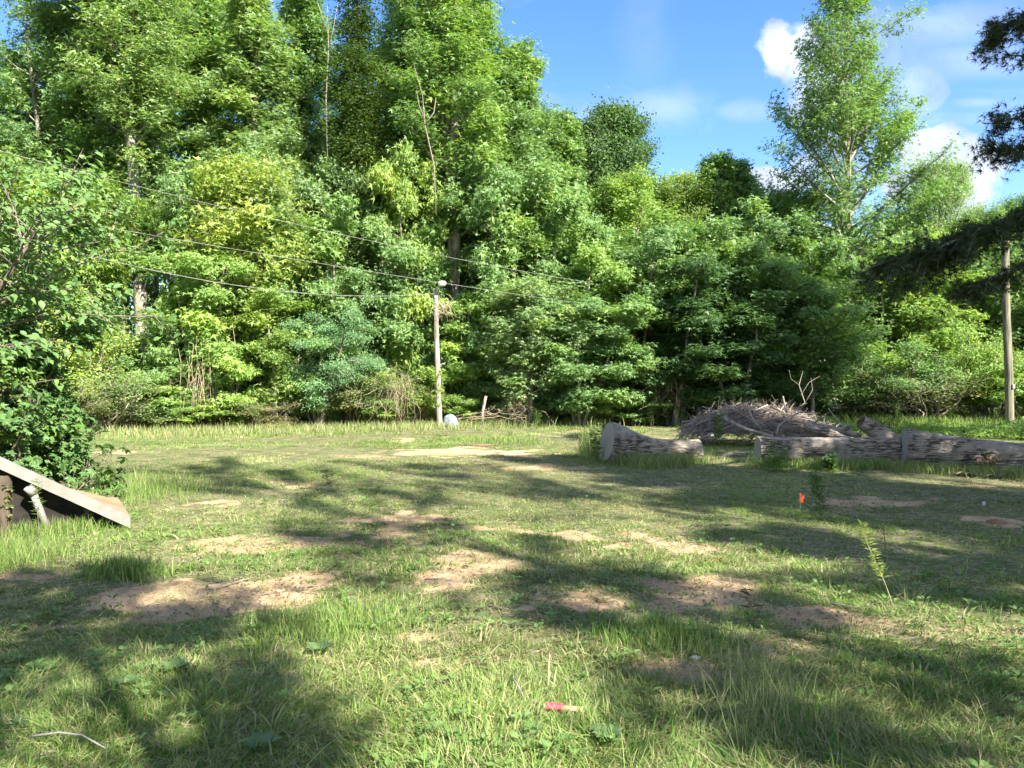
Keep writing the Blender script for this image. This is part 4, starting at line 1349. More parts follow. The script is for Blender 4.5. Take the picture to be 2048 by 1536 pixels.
# strips of bark and split wood on the grass before the longest log
for k, (px, py, l, a, lab) in enumerate([(1932, 955, .42, .15, 'pale curled bark strip left of two others before the longest log'), (1962, 958, .55, -.1, 'long middle bark strip on the grass before the longest log'), (1985, 962, .40, -.35, 'bark strip nearest the right edge before the longest log')]):
    x, y = G(px, py); mb = MB()
    s = np.linspace(-.5, .5, 9); w = .05
    for side in (0,):
        cu_ = np.stack([s * l * math.cos(a), s * l * math.sin(a), .03 + .05 * np.abs(np.sin(s * 7 + k))], 1)
        nv_ = np.array([-math.sin(a), math.cos(a), 0])
        A_ = cu_ + nv_ * w * (1 + .3 * np.sin(s * 13))[:, None]; B_ = cu_ - nv_ * w; M_ = cu_ - np.array([0, 0, .018])
        V = np.concatenate([A_, B_, M_]); m = len(s); f = []
        for i_ in range(m - 1):
            f += [[i_, i_ + 1, m + i_ + 1, m + i_], [m + i_, m + i_ + 1, 2 * m + i_ + 1, 2 * m + i_], [2 * m + i_, 2 * m + i_ + 1, i_ + 1, i_]]
        mb.add(V, np.array(f))
    tag(mb.build('bark_strip', M_SPLIT if k == 0 else M_DEAD, None, True, loc=(x, y, float(gz(x, y)))), lab, 'bark strip', 'bark strips before the longest log')

# ================================================================== brush pile and dead branches
rng = rs(55)
mb = MB(); cx, cy = (1535 - 1024) / F * 20.6, 20.6
HW, HD, HH = 2.35, 1.6, 1.0
NT = 6000
for k in range(NT):
    u = rng.uniform(-1, 1); v = rng.uniform(-1, 1)
    if u * u + v * v > 1: continue
    hgt = HH * (1 - (abs(u + .12) ** 3.0)) ** 1.0 * (1 - v * v) ** .5 if abs(u + .12) < 1 else .05
    hgt = hgt * (1 if u < .1 else 1 - .62 * (u - .1))
    hgt = hgt * (.66 + .5 * float(fbm(u * HW, v * HD, 66, 1.1, 3)))
    z = hgt * rng.uniform(.25, 1.08) ** .6
    p = np.array([u * HW, v * HD, z])
    l = rng.uniform(.25, 1.0)
    a = rng.normal((float(fbm(u * HW, v * HD, 67, .8, 2)) - .5) * 5, .6) + (math.pi if rng.rand() < .5 else 0)
    slope = -np.sign(math.cos(a)) * (u + .1) * .55 + rng.normal(0, .28)
    d = np.array([math.cos(a), math.sin(a) * .8, slope]); d /= np.linalg.norm(d)
    crv = rng.normal(size=3) * .4; crv[2] -= .4
    q = [p - d * l * .5]
    dd = d - crv * .5
    for s in range(5):
        dd = dd + crv * .22; dd /= np.linalg.norm(dd); q.append(q[-1] + dd * l / 5)
    q = np.array(q); q[:, 2] = np.maximum(q[:, 2], .02)
    r = rng.uniform(.0025, .0065) * (1 + 2.6 * (rng.rand() < .10)); l *= 1.35 if r > .009 else 1
    tube(mb, q, np.linspace(r, .003, 6), 4, rng.rand(), cap=False)
for k in range(90):
    u = rng.uniform(-.85, .9); v = rng.uniform(-.8, .3)
    hgt = HH * (1 - abs(u + .12) ** 3) * (1 - v * v) ** .5 * (1 if u < .1 else 1 - .62 * (u - .1)) * (.66 + .5 * float(fbm(u * HW, v * HD, 66, 1.1, 3)))
    p = np.array([u * HW, v * HD, max(hgt * rng.uniform(.5, 1.0), .03)]); a = rng.rand() * 6.28; d = np.array([math.cos(a), math.sin(a) * .5, rng.normal(0, .35)]); d /= np.linalg.norm(d); l = rng.uniform(.4, 1.3)
    q = np.array([p - d * l * .5, p - d * l * .1 + rng.normal(size=3) * .05, p + d * l * .2 + rng.normal(size=3) * .06, p + d * l * .5]); q[:, 2] = np.maximum(q[:, 2], .03)
    tube(mb, q, np.array([1, .9, .7, .3]) * rng.uniform(.012, .03), 6, rng.uniform(.3, 1))
# wispy ends sticking out of the top
for k in range(420):
    u = rng.uniform(-.95, .75); v = rng.uniform(-.6, .6)
    hgt = HH * max(0, 1 - abs(u + .12) ** 2) ** .8 * (1 - v * v) ** .5 * (1 if u < .1 else 1 - .55 * (u - .1))
    p = np.array([u * HW, v * HD, hgt * .92]); d = np.array([rng.normal() * .7, rng.normal() * .4, rng.uniform(.3, 1)]); d /= np.linalg.norm(d); l = rng.uniform(.12, .5)
    tube(mb, [p, p + d * l * .5 + rng.normal(size=3) * .03, p + d * l + rng.normal(size=3) * .05], [.0035, .003, .002], 3, rng.rand(), cap=False)
bp_ = mb.build('brush_pile', M_DEAD, None, False, loc=(cx, cy, float(gz(cx, cy))))
tag(bp_, 'big heap of grey-purple cut brush behind the middle log', 'brush pile', kind='stuff')

M_LIMB = solid_mat('bare_limb', (.17, .155, .135), (.34, .31, .28), 8, stretch=(1, 1, 1), bump=.3)
M_LIMBD = solid_mat('dark_limb', (.14, .11, .09), (.27, .23, .20), 8, bump=.3)
GB = 'bare branches on the brush pile'


def limb(pxs, rads, label, mat=None, forks=(), group=GB, name='dead_branch', cat='branch'):
    pts = np.array([P(*p) for p in pxs]); o = pts[0].copy()
    mb = MB(); tube(mb, pts - o, rads, 8)
    for (fp, fr) in forks:
        f = np.array([P(*p) for p in fp]) - o
        tube(mb, f, fr, 6)
    tag(mb.build(name, mat or M_LIMB, None, True, loc=tuple(o)), label, cat, group)


limb([(1434, 827, 18.6), (1462, 843, 18.3), (1492, 858, 18), (1520, 866, 17.8), (1546, 872, 17.5)], [.045, .042, .04, .032, .03], 'long pale thick branch slanting down the front of the brush pile', forks=[([(1462, 843, 18.3), (1452, 832, 18.2)], [.02, .015])])
limb([(1494, 812, 19.2), (1503, 832, 18.9), (1508, 842, 18.7), (1518, 853, 18.6), (1527, 868, 18.4)], [.02, .03, .035, .03, .03], 'dark crooked branch standing on the middle of the brush pile', M_LIMBD, forks=[([(1508, 842, 18.7), (1522, 845, 18.5), (1540, 862, 18.4)], [.02, .02, .015])])
limb([(1553, 870, 17.9), (1557, 852, 18), (1575, 838, 18.2), (1600, 824, 18.6), (1640, 826, 19)], [.03, .028, .025, .022, .012], 'pale forked branch curving up the right part of the brush pile')
limb([(1566, 793, 19.8), (1570, 812, 19.4), (1573, 824, 19.2)], [.02, .026, .03], 'short pale branch sticking straight up out of the brush pile')
limb([(1656, 816, 17.5), (1668, 832, 17.4), (1680, 846, 17.3), (1700, 860, 17.1)], [.010, .014, .02, .03], 'thin pale branch leaning over the log at the right of the brush pile')
limb([(1376, 868, 20.5), (1390, 851, 20), (1408, 842, 19.6), (1424, 838, 19.4)], [.015, .02, .02, .012], 'pale arched branch at the left skirt of the brush pile')
limb([(1640, 851, 17.6), (1665, 858, 17.2), (1690, 864, 16.8), (1720, 872, 16.4)], [.06, .07, .075, .06], 'short thick mossy limb lying behind the middle log', M_LIMBD, forks=[([(1690, 862, 16.8), (1698, 850, 16.6)], [.06, .045])])
limb([(1588, 820, 19), (1610, 806, 19.4), (1598, 770, 20), (1606, 742, 20.6)], [.012, .012, .010, .004], 'thin grey dead sapling rising behind the brush pile', M_DEAD, forks=[([(1610, 806, 19.4), (1625, 780, 19.5), (1622, 756, 19.8)], [.008, .006, .003]), ([(1598, 770, 20), (1582, 758, 20), (1578, 740, 20)], [.006, .005, .003]), ([(1602, 790, 19.6), (1618, 765, 19.9), (1640, 752, 20)], [.006, .005, .003])])
# lichen covered flat stone and a chunk of wood
def stone(px, py, sx_, sy_, sz_, mat, label, name, cat, seed):
    x, y = G(px, py); mb = MB(); nu, nv = 22, 12
    U, V_ = np.meshgrid(np.arange(nu) * 2 * math.pi / nu, np.linspace(0, math.pi, nv))
    nn = fbm(np.cos(U) * 2 + V_, np.sin(U) * 2 + V_ * 1.3, seed, 1.3, 3) - .5
    r = 1 + nn * .6
    vs = np.stack([sx_ * r * np.sin(V_) * np.cos(U), sy_ * r * np.sin(V_) * np.sin(U), sz_ * r * np.cos(V_) + sz_ * .5], -1).reshape(-1, 3)
    i = np.arange(nv - 1)[:, None] * nu; j = np.arange(nu)[None, :]; jn = (j + 1) % nu
    mb.add(vs, np.stack([i + j, i + nu + j, i + nu + jn, i + jn], -1).reshape(-1, 4))
    tag(mb.build(name, mat, None, True, loc=(x, y, float(gz(x, y)))), label, cat)


stone(1412, 871, .26, .16, .09, M_STONE, 'pale lichened flat stone at the left foot of the brush pile', 'flat_stone', 'stone', 3)
stone(1462, 915, .20, .12, .07, M_OLDW, 'grey weathered wood chunk in the grass between two logs', 'wood_chunk', 'wood chunk', 5)
stone(958, 893, .36, .2, .035, solid_mat('brick_red', (.13, .075, .055), (.22, .13, .10), 6), 'low reddish rubble lump on the bare patch at mid field', 'rubble_lump', 'rubble', 7)
stone(1968, 1010, .025, .018, .035, M_WHITE, 'small white scrap of litter on the grass at right', 'paper_scrap', 'litter', 8)
stone(1390, 1312, .03, .02, .012, M_WHITE, 'tiny white scrap beside the small bare hole in front', 'paper_scrap', 'litter', 9)
stone(1992, 1040, .12, .07, .03, solid_mat('clay', (.16, .08, .055), (.28, .15, .10), 6), 'low reddish clay lump near the right edge of the grass', 'clay_lump', 'clay lump', 10)

# hanging dead vines / dead stems at the wood edge
def tangle(px, D, y_top, y_bot, hw, n, seed, label, mat=M_DEAD, name='dead_vines', cat='dead vines', vertical=.8, r=.009):
    rng = rs(seed); x = (px - 1024) / F * D; z0 = float(gz(x, D))
    zt = CAMZ + (768 - y_top) / F * D - z0; zb = CAMZ + (768 - y_bot) / F * D - z0; w = hw / F * D
    mb = MB()
    for k in range(n):
        a = rng.normal() * w * .6; b = rng.normal() * .3
        z1 = zb + (zt - zb) * rng.uniform(.45, 1.0); z2 = zb + (zt - zb) * rng.uniform(0, .4)
        m = 5; s = np.linspace(0, 1, m)
        q = np.stack([a + np.cumsum(rng.normal(size=m)) * w * (1 - vertical) * .8 + w * .5 * rng.normal() * s, b + rng.normal(size=m) * .08, z1 + (z2 - z1) * s], 1)
        q[:, 2] = np.maximum(q[:, 2], 0)
        tube(mb, q, np.linspace(r, r * .5, m), 3, rng.rand(), cap=False)
    tag(mb.build(name, mat, None, loc=(x, D, z0)), label, cat)


M_TAN = solid_mat('tan_vine', (.26, .21, .14), (.46, .39, .28), 4, bump=0)
tangle(405, 26.6, 640, 845, 26, 70, 1, 'curtain of hanging tan dead vines left of the blue-green shrub', M_TAN)
tangle(360, 31, 370, 470, 26, 60, 2, 'round clump of bare dark twigs high in the left wood', M_DEAD, 'bare_twig_clump', 'twig clump', .3)
tangle(890, 27.9, 585, 645, 14, 34, 3, 'tangle of dry brown twigs beside the upper lamp pole', M_TAN, 'dry_twig_tangle', 'twig tangle', .3)
tangle(1040, 28.2, 770, 850, 22, 46, 4, 'small dead bush with bare twiggy crown left of the first log', M_TAN, 'dead_bush', 'dead bush', .5)
tangle(790, 27.6, 740, 850, 36, 40, 5, 'dry tan stems in the scrub left of the lamp pole foot', M_TAN, 'dry_brush', 'dry brush', .85, .006)
tangle(985, 28.0, 810, 852, 26, 20, 6, 'heap of broken pale sticks at the wood edge right of the rock cover', M_TAN, 'stick_heap', 'sticks', .1)
tangle(1325, 29, 740, 835, 26, 26, 8, 'leaning bare stems behind the left end of the brush pile', M_TAN, 'dead_sapling', 'dead sapling', .4)
tangle(1800, 31.5, 745, 850, 70, 90, 9, 'dark stand of upright bare canes right of the lone tree trunk', M_DEAD, 'cane_stand', 'canes', .93, .014)
limb([(963, 852, 28), (966, 820, 28), (972, 792, 28)], [.06, .055, .05], 'pale broken stump right of the grey rock cover', M_LIMB, group=None, name='dead_stump', cat='stump')
limb([(655, 330, 31), (652, 200, 31), (657, 100, 31), (655, 8, 31)], [.03, .022, .014, .006], 'thin bare dead snag rising to the top edge left of the vine-covered tree', M_DEAD, forks=[([(654, 60, 31), (640, 20, 31), (632, -5, 31)], [.02, .015, .005]), ([(657, 100, 31), (668, 50, 31), (676, 5, 31)], [.02, .015, .005])], group=None, name='dead_snag', cat='dead tree')
limb([(872, 430, 29), (868, 330, 29), (850, 250, 29), (845, 190, 29), (828, 130, 29)], [.024, .022, .018, .012, .005], 'thin pale forked dead stem in front of the tall trees at upper centre', M_DEAD, forks=[([(850, 250, 29), (868, 225, 29), (872, 195, 29)], [.03, .02, .008]), ([(850, 240, 29), (838, 210, 29), (833, 180, 29)], [.02, .014, .006])], group=None, name='dead_snag', cat='dead tree')

# ================================================================== ramp at left
sn = 1.9
M_VOIDSHADE = solid_mat('painted_void_shade', (.012, .011, .010), (.03, .026, .022), 6, bump=0)  # near-black colour that paints the deep shade beneath the ramp
d2 = np.array([-.871, -.491]); A0 = np.array([-4.20, 8.35]); B0 = np.array([-5.27, 10.15])
x0, y0 = A0
ze = float(gz(x0, y0))
ramp = empty('wooden_ramp', (x0, y0, ze))
mb = MB()
# near fascia board: slanted 2x6
s = np.array([0, 1.0]) * sn
slope = .60
def bp3(s_, off, z): return np.array([d2[0] * s_ + off[0], d2[1] * s_ + off[1], z])
perp = np.array([.491, -.871])                 # towards the camera side
v = []
ct, st_ = math.cos(math.atan(slope)), math.sin(math.atan(slope))
for s_, zc in ((0, .075), (sn, .075 + slope * sn)):
    for o_ in (0.0, .035):
        for h_ in (-.055, .055):
            v.append(bp3(s_ - st_ * h_ * .0, perp * o_, zc + h_ / ct * 1.0))
v = np.array(v)
mb.add(v, np.array([[0, 1, 3, 2], [4, 6, 7, 5], [0, 4, 5, 1], [2, 3, 7, 6], [0, 2, 6, 4], [1, 5, 7, 3]]))
mb.build('side_board', M_PAINT, ramp)
# deck planks running down the slope, twisted: far side sags
wv = B0 - A0
NP = 9
for k in range(NP):
    a0, a1 = k / NP, (k + .93) / NP
    mbp = MB(); n = 12; V = []
    for s_ in np.linspace(0, sn, n):
        for a in (a0, a1):
            zt_ = .135 + s_ * (slope * (1 - a) + .28 * a) - .06 * a + .02 * math.sin(k * 2.1) * (s_ / sn)
            pxy = d2 * s_ + wv * a
            for dz in (0, -.028):
                V.append((pxy[0], pxy[1], zt_ + dz))
    V = np.array(V).reshape(n, 2, 2, 3)
    idx = np.arange(n * 4).reshape(n, 2, 2)
    f = []
    for i_ in range(n - 1):
        f += [[idx[i_, 0, 0], idx[i_ + 1, 0, 0], idx[i_ + 1, 1, 0], idx[i_, 1, 0]], [idx[i_, 0, 1], idx[i_, 1, 1], idx[i_ + 1, 1, 1], idx[i_ + 1, 0, 1]],
              [idx[i_, 0, 0], idx[i_, 0, 1], idx[i_ + 1, 0, 1], idx[i_ + 1, 0, 0]], [idx[i_, 1, 0], idx[i_ + 1, 1, 0], idx[i_ + 1, 1, 1], idx[i_, 1, 1]]]
    f += [[idx[0, 0, 0], idx[0, 1, 0], idx[0, 1, 1], idx[0, 0, 1]], [idx[-1, 0, 0], idx[-1, 0, 1], idx[-1, 1, 1], idx[-1, 1, 0]]]
    mbp.add(V.reshape(-1, 3), np.array(f))
    mbp.build('deck_plank', M_PLY, ramp)
for s_ in (1.15, 1.85):
    mb = MB(); p = bp3(s_, -perp * .04, 0)
    box(mb, (p[0], p[1], (slope * s_) / 2 - .05), (.09, .09, slope * s_ + .02), bev=.004)
    mb.build('support_post', M_DARKW, ramp)
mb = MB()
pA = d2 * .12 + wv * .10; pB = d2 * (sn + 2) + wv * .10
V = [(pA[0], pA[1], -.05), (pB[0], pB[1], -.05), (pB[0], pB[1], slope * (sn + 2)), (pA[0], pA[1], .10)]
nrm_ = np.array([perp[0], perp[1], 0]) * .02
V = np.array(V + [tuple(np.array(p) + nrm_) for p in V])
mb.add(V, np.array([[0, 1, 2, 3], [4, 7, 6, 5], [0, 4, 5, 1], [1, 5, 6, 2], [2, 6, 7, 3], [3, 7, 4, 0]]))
mb.build('void_shade_panel', M_VOIDSHADE, ramp)  # added sheet, its black colour stands in for the shaded void under the deck
tag(ramp, 'short slanted wooden ramp with a pale painted side board at left', 'ramp')

# drain pipe leaning under the ramp
pb_ = np.array(P(99, 1057, 8.0)); pt_ = np.array(P(66, 985, 7.9)); z0 = float(gz(pb_[0], pb_[1]))
pipe = empty('drain_pipe', (pb_[0], pb_[1], z0))
o = np.array([pb_[0], pb_[1], z0])


def ringtube(mb, a, b, ro, ri, n=20):
    a = np.array(a); b = np.array(b); T = (b - a) / np.linalg.norm(b - a); U_ = np.cross(T, [0, 1, 0]); U_ /= np.linalg.norm(U_); W_ = np.cross(T, U_)
    th = np.arange(n) * 2 * math.pi / n
    def rg(c, r): return c + r * (np.cos(th)[:, None] * U_ + np.sin(th)[:, None] * W_)
    V = np.concatenate([rg(a, ro), rg(b, ro), rg(b, ri), rg(a, ri)])
    f = [[r_i * n + k, r_i * n + (k + 1) % n, ((r_i + 1) % 4) * n + (k + 1) % n, ((r_i + 1) % 4) * n + k] for r_i in range(4) for k in range(n)]
    mb.add(V, np.array(f))


mb = MB(); ringtube(mb, pb_ - o - np.array([0, 0, .06]), pt_ - o, .034, .028); mb.build('pipe_body', M_PVC, pipe, True)
dd_ = (pt_ - pb_) / np.linalg.norm(pt_ - pb_); dd2 = dd_ + np.array([-.35, -.25, .1]); dd2 /= np.linalg.norm(dd2)
mb = MB(); ringtube(mb, pt_ - o - dd2 * .02, pt_ - o + dd2 * .08, .047, .040); mb.build('pipe_coupling', M_PVC, pipe, True)
tag(pipe, 'white plastic drain pipe with an open coupling leaning under the ramp', 'pipe')

# lumber stack
for k, (px, py, D, l, w, h, rz, lab) in enumerate([
    (118, 955, 11.6, .55, .26, .07, .25, 'lowest reddish board of the small lumber stack by the near tree'),
    (132, 941, 11.6, .42, .24, .05, .15, 'middle board of the small lumber stack by the near tree'),
    (135, 929, 11.6, .40, .22, .05, .0, 'second board from the top of the small lumber stack'),
    (134, 921, 11.7, .34, .2, .035, .1, 'thin topmost board of the small lumber stack by the near tree')]):
    x, y, z = P(px, py, D)
    mb = MB(); box(mb, (0, 0, 0), (l, w, h), bev=.005)
    ob = mb.build('lumber_board', M_OLDW, None, loc=(x, y, z)); ob.rotation_euler = (R(1.5 * (k - 1)), R(-2 * (k - 1.5)), rz)
    tag(ob, lab, 'board', 'boards stacked by the near tree')
x, y, z = P(122, 962, 11.6); mb = MB()
box(mb, (0, 0, 0), (.44, .22, max(z - float(gz(x, y)) - .005, .1)), bev=.01)
zz = float(gz(x, y)) + (z - float(gz(x, y))) / 2 - .02
tag(mb.build('block_footing', M_STONE, None, loc=(x, y, zz)), 'rough block carrying the small lumber stack', 'block')

# ================================================================== near plants
def near_tree():
    w, l = grow(61, 3.9, 2.6, .5, lambda t: 1.0 - .45 * t, 50, 11500, .112, 'ovate', -5, 50, .1, .075, .17, .5, droop=.25, twig=2.2, fork=[(1.2, 2.3, -.3), (1.8, .9, .9)], wob=.5, nrm_up=1.0)
    x, y = -8.9, 10.9
    e = empty('broadleaf_tree', (x, y, float(gz(x, y))))
    w.build('trunk', M_TWIG, e, True)
    c = l.build('crown', M_LEAFBIG, e); c.color = (.10, .19, .065, 1)
    tag(e, 'near small tree with large oval leaves overhanging the left edge', 'tree')


near_tree()


def sapling(px, D, top, hw, seed, label, n=420, ls=.11, kind='maple', col=(.085, .17, .055), base=None, mat=None):
    x = (px - 1024) / F * D; z0 = float(gz(x, D)); H = CAMZ + (768 - top) / F * D - z0; Rr = hw / F * D
    w, l = grow(seed, H, Rr, .1, p_bush, 26, n, ls, kind, 10, 60, 0, .014, .08, .6, stems=(6, .3), twig=4, twig_r=.006)
    e = empty('sapling', (x, D, z0))
    w.build('stems', M_TWIG, e, True); c = l.build('foliage', mat or M_LEAFBIG, e); c.color = (*col, 1)
    tag(e, label, 'sapling', 'leafy saplings round the ramp')


sapling(60, 11.0, 840, 100, 1, 'dark lobed-leaf sapling behind the ramp board', 1500)
sapling(20, 11.8, 560, 150, 6, 'tall leafy sapling between the near tree and the ramp', 3600, .12)
sapling(140, 11.4, 868, 48, 2, 'low lobed-leaf sapling over the lumber stack', 420)
sapling(-20, 9.6, 800, 90, 3, 'lobed-leaf sapling at the left edge above the ramp', 900)
sapling(160, 10.2, 962, 32, 4, 'small sapling on the far side of the ramp toe', 170)


def weed(px, py, top_px, top, label, seed, col, n=90, ls=.07, r=.004, group=None, lean=0, leafy=(.2, 1.0), kind='rhomb', name='weed_stalk', wide=.15, spread=0.012, stem=M_TWIG):
    x, y = G(px, py); rng = rs(seed); z0 = float(gz(x, y))
    H = (py - top) / F * y; dx = (top_px - px) / F * y
    s = np.linspace(0, 1, 8); e = empty(name, (x, y, z0))
    st_p = np.stack([dx * s + .01 * np.sin(s * 6), s * 0, H * s], 1)
    mb = MB(); tube(mb, st_p, np.linspace(r, r * .4, 8), 5)
    sb = mb.build('stem', stem, e, True)
    lm2 = MB(); t = leafy[0] + (leafy[1] - leafy[0]) * rng.rand(n) ** .8; a = rng.rand(n) * 6.283
    p = np.stack([np.interp(t, s, st_p[:, j]) for j in range(3)], 1) + rng.normal(size=(n, 3)) * spread
    tg2 = np.stack([np.cos(a), np.sin(a), rng.uniform(.1, .8, n)], 1) * 3
    v0 = TPL['rhomb']
    nrm = np.stack([-np.cos(a) * .4, -np.sin(a) * .4, np.ones(n)], 1)
    if kind == 'thin':
        TPL['thin'] = (v0[0] * np.array([1, wide, 1]), v0[1])
    put_leaves(lm2, p, nrm, ls, kind, rng, tg2, rng.rand(n) * .5)
    c = lm2.build('leaves', M_LEAF, e); c.color = (*col, 1)
    tag(e, label, 'weed', group)


weed(1787, 1214, 1722, 1040, 'tall pale yellow-green weed leaning left in the right foreground', 1, (.30, .38, .12), 150, .06, .0035, kind='thin', leafy=(.35, 1), spread=.006, stem=M_TAN)
weed(1769, 1116, 1770, 1030, 'straight dark bare weed stalk right of the leaning pale weed', 2, (.06, .1, .04), 10, .03, .006, kind='thin')
weed(1808, 1113, 1808, 1090, 'short dark weed stub right of the straight bare stalk', 3, (.06, .1, .04), 6, .03, .006, kind='thin')
weed(1640, 1015, 1632, 945, 'dense feathery dark green weed right of the orange flag', 4, (.07, .15, .045), 420, .07, .005, kind='thin', spread=.035, leafy=(.05, 1))
weed(1655, 1010, 1662, 962, 'dead brown seed stalk right of the feathery weed', 5, (.08, .06, .045), 60, .03, .004, kind='thin', spread=.012, leafy=(.5, 1))
weed(1575, 1010, 1576, 965, 'thin dark weed stalk left of the orange flag', 6, (.07, .1, .04), 60, .04, .003, kind='thin')
weed(1508, 1240, 1498, 1140, 'thin dead weed with curling bare stems beside the bare soil at right of centre', 7, (.11, .09, .06), 22, .09, .003, kind='thin', leafy=(.0, .6), spread=.02, stem=M_DEAD)
weed(14, 1080, 16, 975, 'small pale maple-leaved sprig at the left edge before the ramp', 50, (.18, .26, .07), 16, .06, .003, kind='maple', leafy=(.3, 1), spread=.03)
weed(75, 1105, 76, 962, 'tall bright feathery weed standing before the ramp at left', 8, (.15, .23, .06), 100, .06, .004, kind='thin', spread=.01)
weed(176, 1065, 178, 1010, 'thin wiry weed in front of the ramp board', 9, (.07, .12, .05), 40, .06, .003, kind='thin', leafy=(.6, 1))
weed(165, 1130, 150, 1060, 'brown dry weed left of the dark grass tuft', 10, (.09, .08, .05), 40, .05, .003, kind='thin')
weed(1440, 905, 1436, 830, 'tall green goldenrod weed against the front of the brush pile', 11, (.08, .15, .05), 260, .13, .007, kind='thin', spread=.03)
weed(1482, 880, 1480, 815, 'leafy green weed growing out of the middle of the brush pile', 12, (.08, .15, .05), 420, .15, .008, kind='thin', spread=.10)
weed(1205, 925, 1203, 850, 'tall thin grassy weed before the wide end of the leftmost log', 13, (.08, .14, .05), 130, .13, .004, kind='thin', spread=.02)
weed(1192, 930, 1190, 865, 'short grassy weed left of the leftmost log', 14, (.08, .14, .05), 130, .13, .004, kind='thin', spread=.03)
weed(1660, 945, 1662, 912, 'green vine-like weed against the middle log', 15, (.09, .16, .05), 60, .12, .005, kind='maple', spread=.05)
weed(1552, 945, 1552, 905, 'leafy green weed clump before the left end of the middle log', 16, (.08, .17, .045), 300, .12, .005, kind='thin', spread=.10)
weed(660, 985, 655, 945, 'small bare dark weed in the grass left of centre', 17, (.08, .07, .05), 70, .08, .003, kind='thin', spread=.03, stem=M_DEAD)
EW = ['tallest upright weed at the wood edge left above the first log', 'short upright weed just right of the tallest one above the first log', 'slim upright weed at the wood edge above the first log', 'upright weed right of the slim one at the wood edge', 'upright weed midway between first log and brush pile at the wood edge', 'short upright weed touching the left side of the brush pile behind', 'low yellowish weed left of the first log at the wood edge', 'upright weed behind the gap between middle and longest log', 'upright weed behind the left part of the longest log', 'upright weed nearest the bare pole at the wood edge', 'low weed farthest left of the row at the wood edge', 'short upright weed left of the brush pile, second from it']
for k, (px, py, tp_, c_) in enumerate([(1183, 848, 800, 0), (1212, 846, 812, 0), (1240, 846, 795, 0), (1262, 846, 798, 0), (1302, 848, 805, 0), (1365, 848, 815, 0), (1180, 846, 815, 1), (1795, 848, 806, 0), (1855, 846, 812, 0), (1903, 846, 818, 0), (1075, 852, 822, 1), (1334, 846, 812, 0)]):
    weed(px, py + 4, px - 2, tp_, EW[k], 30 + k, (.09, .16, .045), 130, .16, .012, kind='thin', spread=.04, group='upright weeds along the wood edge')

# broad dark grass tufts as things are part of grass; rosette plants near the camera
for k, (px, py, sz, lab) in enumerate([(345, 1345, .07, 'grey-green rosette weed in the left foreground'), (520, 1500, .065, 'blue-green rosette weed at the bottom left of centre'),
                                        (250, 1375, .06, 'small rosette weed among thin grass at lower left'), (640, 1310, .07, 'broad-leaved weed in the dark grass left of centre'),
                                        (1215, 1490, .06, 'rosette weed at the bottom right of the pink ribbon')]):
    x, y = G(px, py); rng = rs(200 + k); mb = MB(); n = 22; a = np.arange(n) * 2.39996
    d = np.stack([np.cos(a), np.sin(a), .25 + .9 * rng.rand(n)], 1)
    put_leaves(mb, d * .02 * np.array([1, 1, .5]) + [0, 0, .03], np.stack([-np.cos(a) * .5, -np.sin(a) * .5, np.ones(n)], 1), sz, 'ovate', rng, d * 3, rng.rand(n) * .4)
    ob = mb.build('rosette_weed', M_LEAF, None, loc=(x, y, float(gz(x, y)))); ob.color = (.12, .20, .085, 1)
    tag(ob, lab, 'weed', 'rosette weeds in the foreground grass')

# ---- sticks on the ground
def stick(pts, r, label, mat=M_LIMB, forks=()):
    pp_ = []
    for (px, py, h) in pts:
        x, y = G(px, py); pp_.append((x, y, float(gz(x, y)) + h))
    o = np.array(pp_[0]); mb = MB(); tube(mb, np.array(pp_) - o, np.linspace(r, r * .5, len(pp_)), 7)
    for f in forks:
        ff = []
        for (px, py, h) in f:
            x, y = G(px, py); ff.append((x, y, float(gz(x, y)) + h))
        tube(mb, np.array(ff) - o, np.linspace(r * .6, r * .25, len(ff)), 5)
    tag(mb.build('fallen_stick', mat, None, True, loc=tuple(o)), label, 'stick', 'sticks lying on the ground')


stick([(60, 1494, .05), (118, 1496, .07), (165, 1502, .07), (215, 1526, .06)], .006, 'pale thin stick in the grass at the bottom left corner')
stick([(1022, 1375, .06), (1036, 1395, .06), (1052, 1420, .04)], .005, 'thin grey stick left of the pink ribbon stake')
stick([(1268, 1060, .06), (1262, 1068, .05), (1262, 1078, .02)], .006, 'short pale curved twig standing in mid grass', forks=[[(1268, 1060, .06), (1276, 1059, .05)]])
stick([(1655, 1206, .01), (1690, 1211, .015), (1722, 1215, .01)], .007, 'straight dark stick left of the leaning pale weed base', M_LIMBD)
stick([(415, 1182, .01), (450, 1172, .02), (490, 1160, .02), (520, 1150, .01)], .008, 'dark crooked stick across the bare soil patch at left', M_LIMBD, forks=[[(450, 1172, .02), (470, 1182, .02), (500, 1176, .01)], [(470, 1166, .02), (468, 1152, .02)]])
stick([(520, 1188, .01), (550, 1182, .02), (590, 1176, .02)], .007, 'dark twig right of the crooked stick on the bare soil', M_LIMBD, forks=[[(550, 1182, .02), (570, 1190, .015)]])
stick([(850, 1152, .01), (890, 1155, .02), (925, 1160, .01)], .006, 'thin dark twig on the pale bare patch near the centre', M_LIMBD)
stick([(975, 1210, .01), (1010, 1218, .02), (1050, 1224, .01)], .007, 'dark stick below the pale bare patch near the centre', M_LIMBD)
stick([(1255, 1175, .02), (1285, 1190, .02), (1298, 1200, .01)], .006, 'thin twig between the bare patches right of centre', M_LIMBD)
stick([(190, 1400, .02), (215, 1388, .03), (248, 1372, .02)], .007, 'grey stick beside the small rosette weed at lower left', M_LIMBD)
stick([(640, 1110, .01), (690, 1106, .02), (730, 1112, .01)], .006, 'thin dark twig in the thin grass above the left soil patch', M_LIMBD)

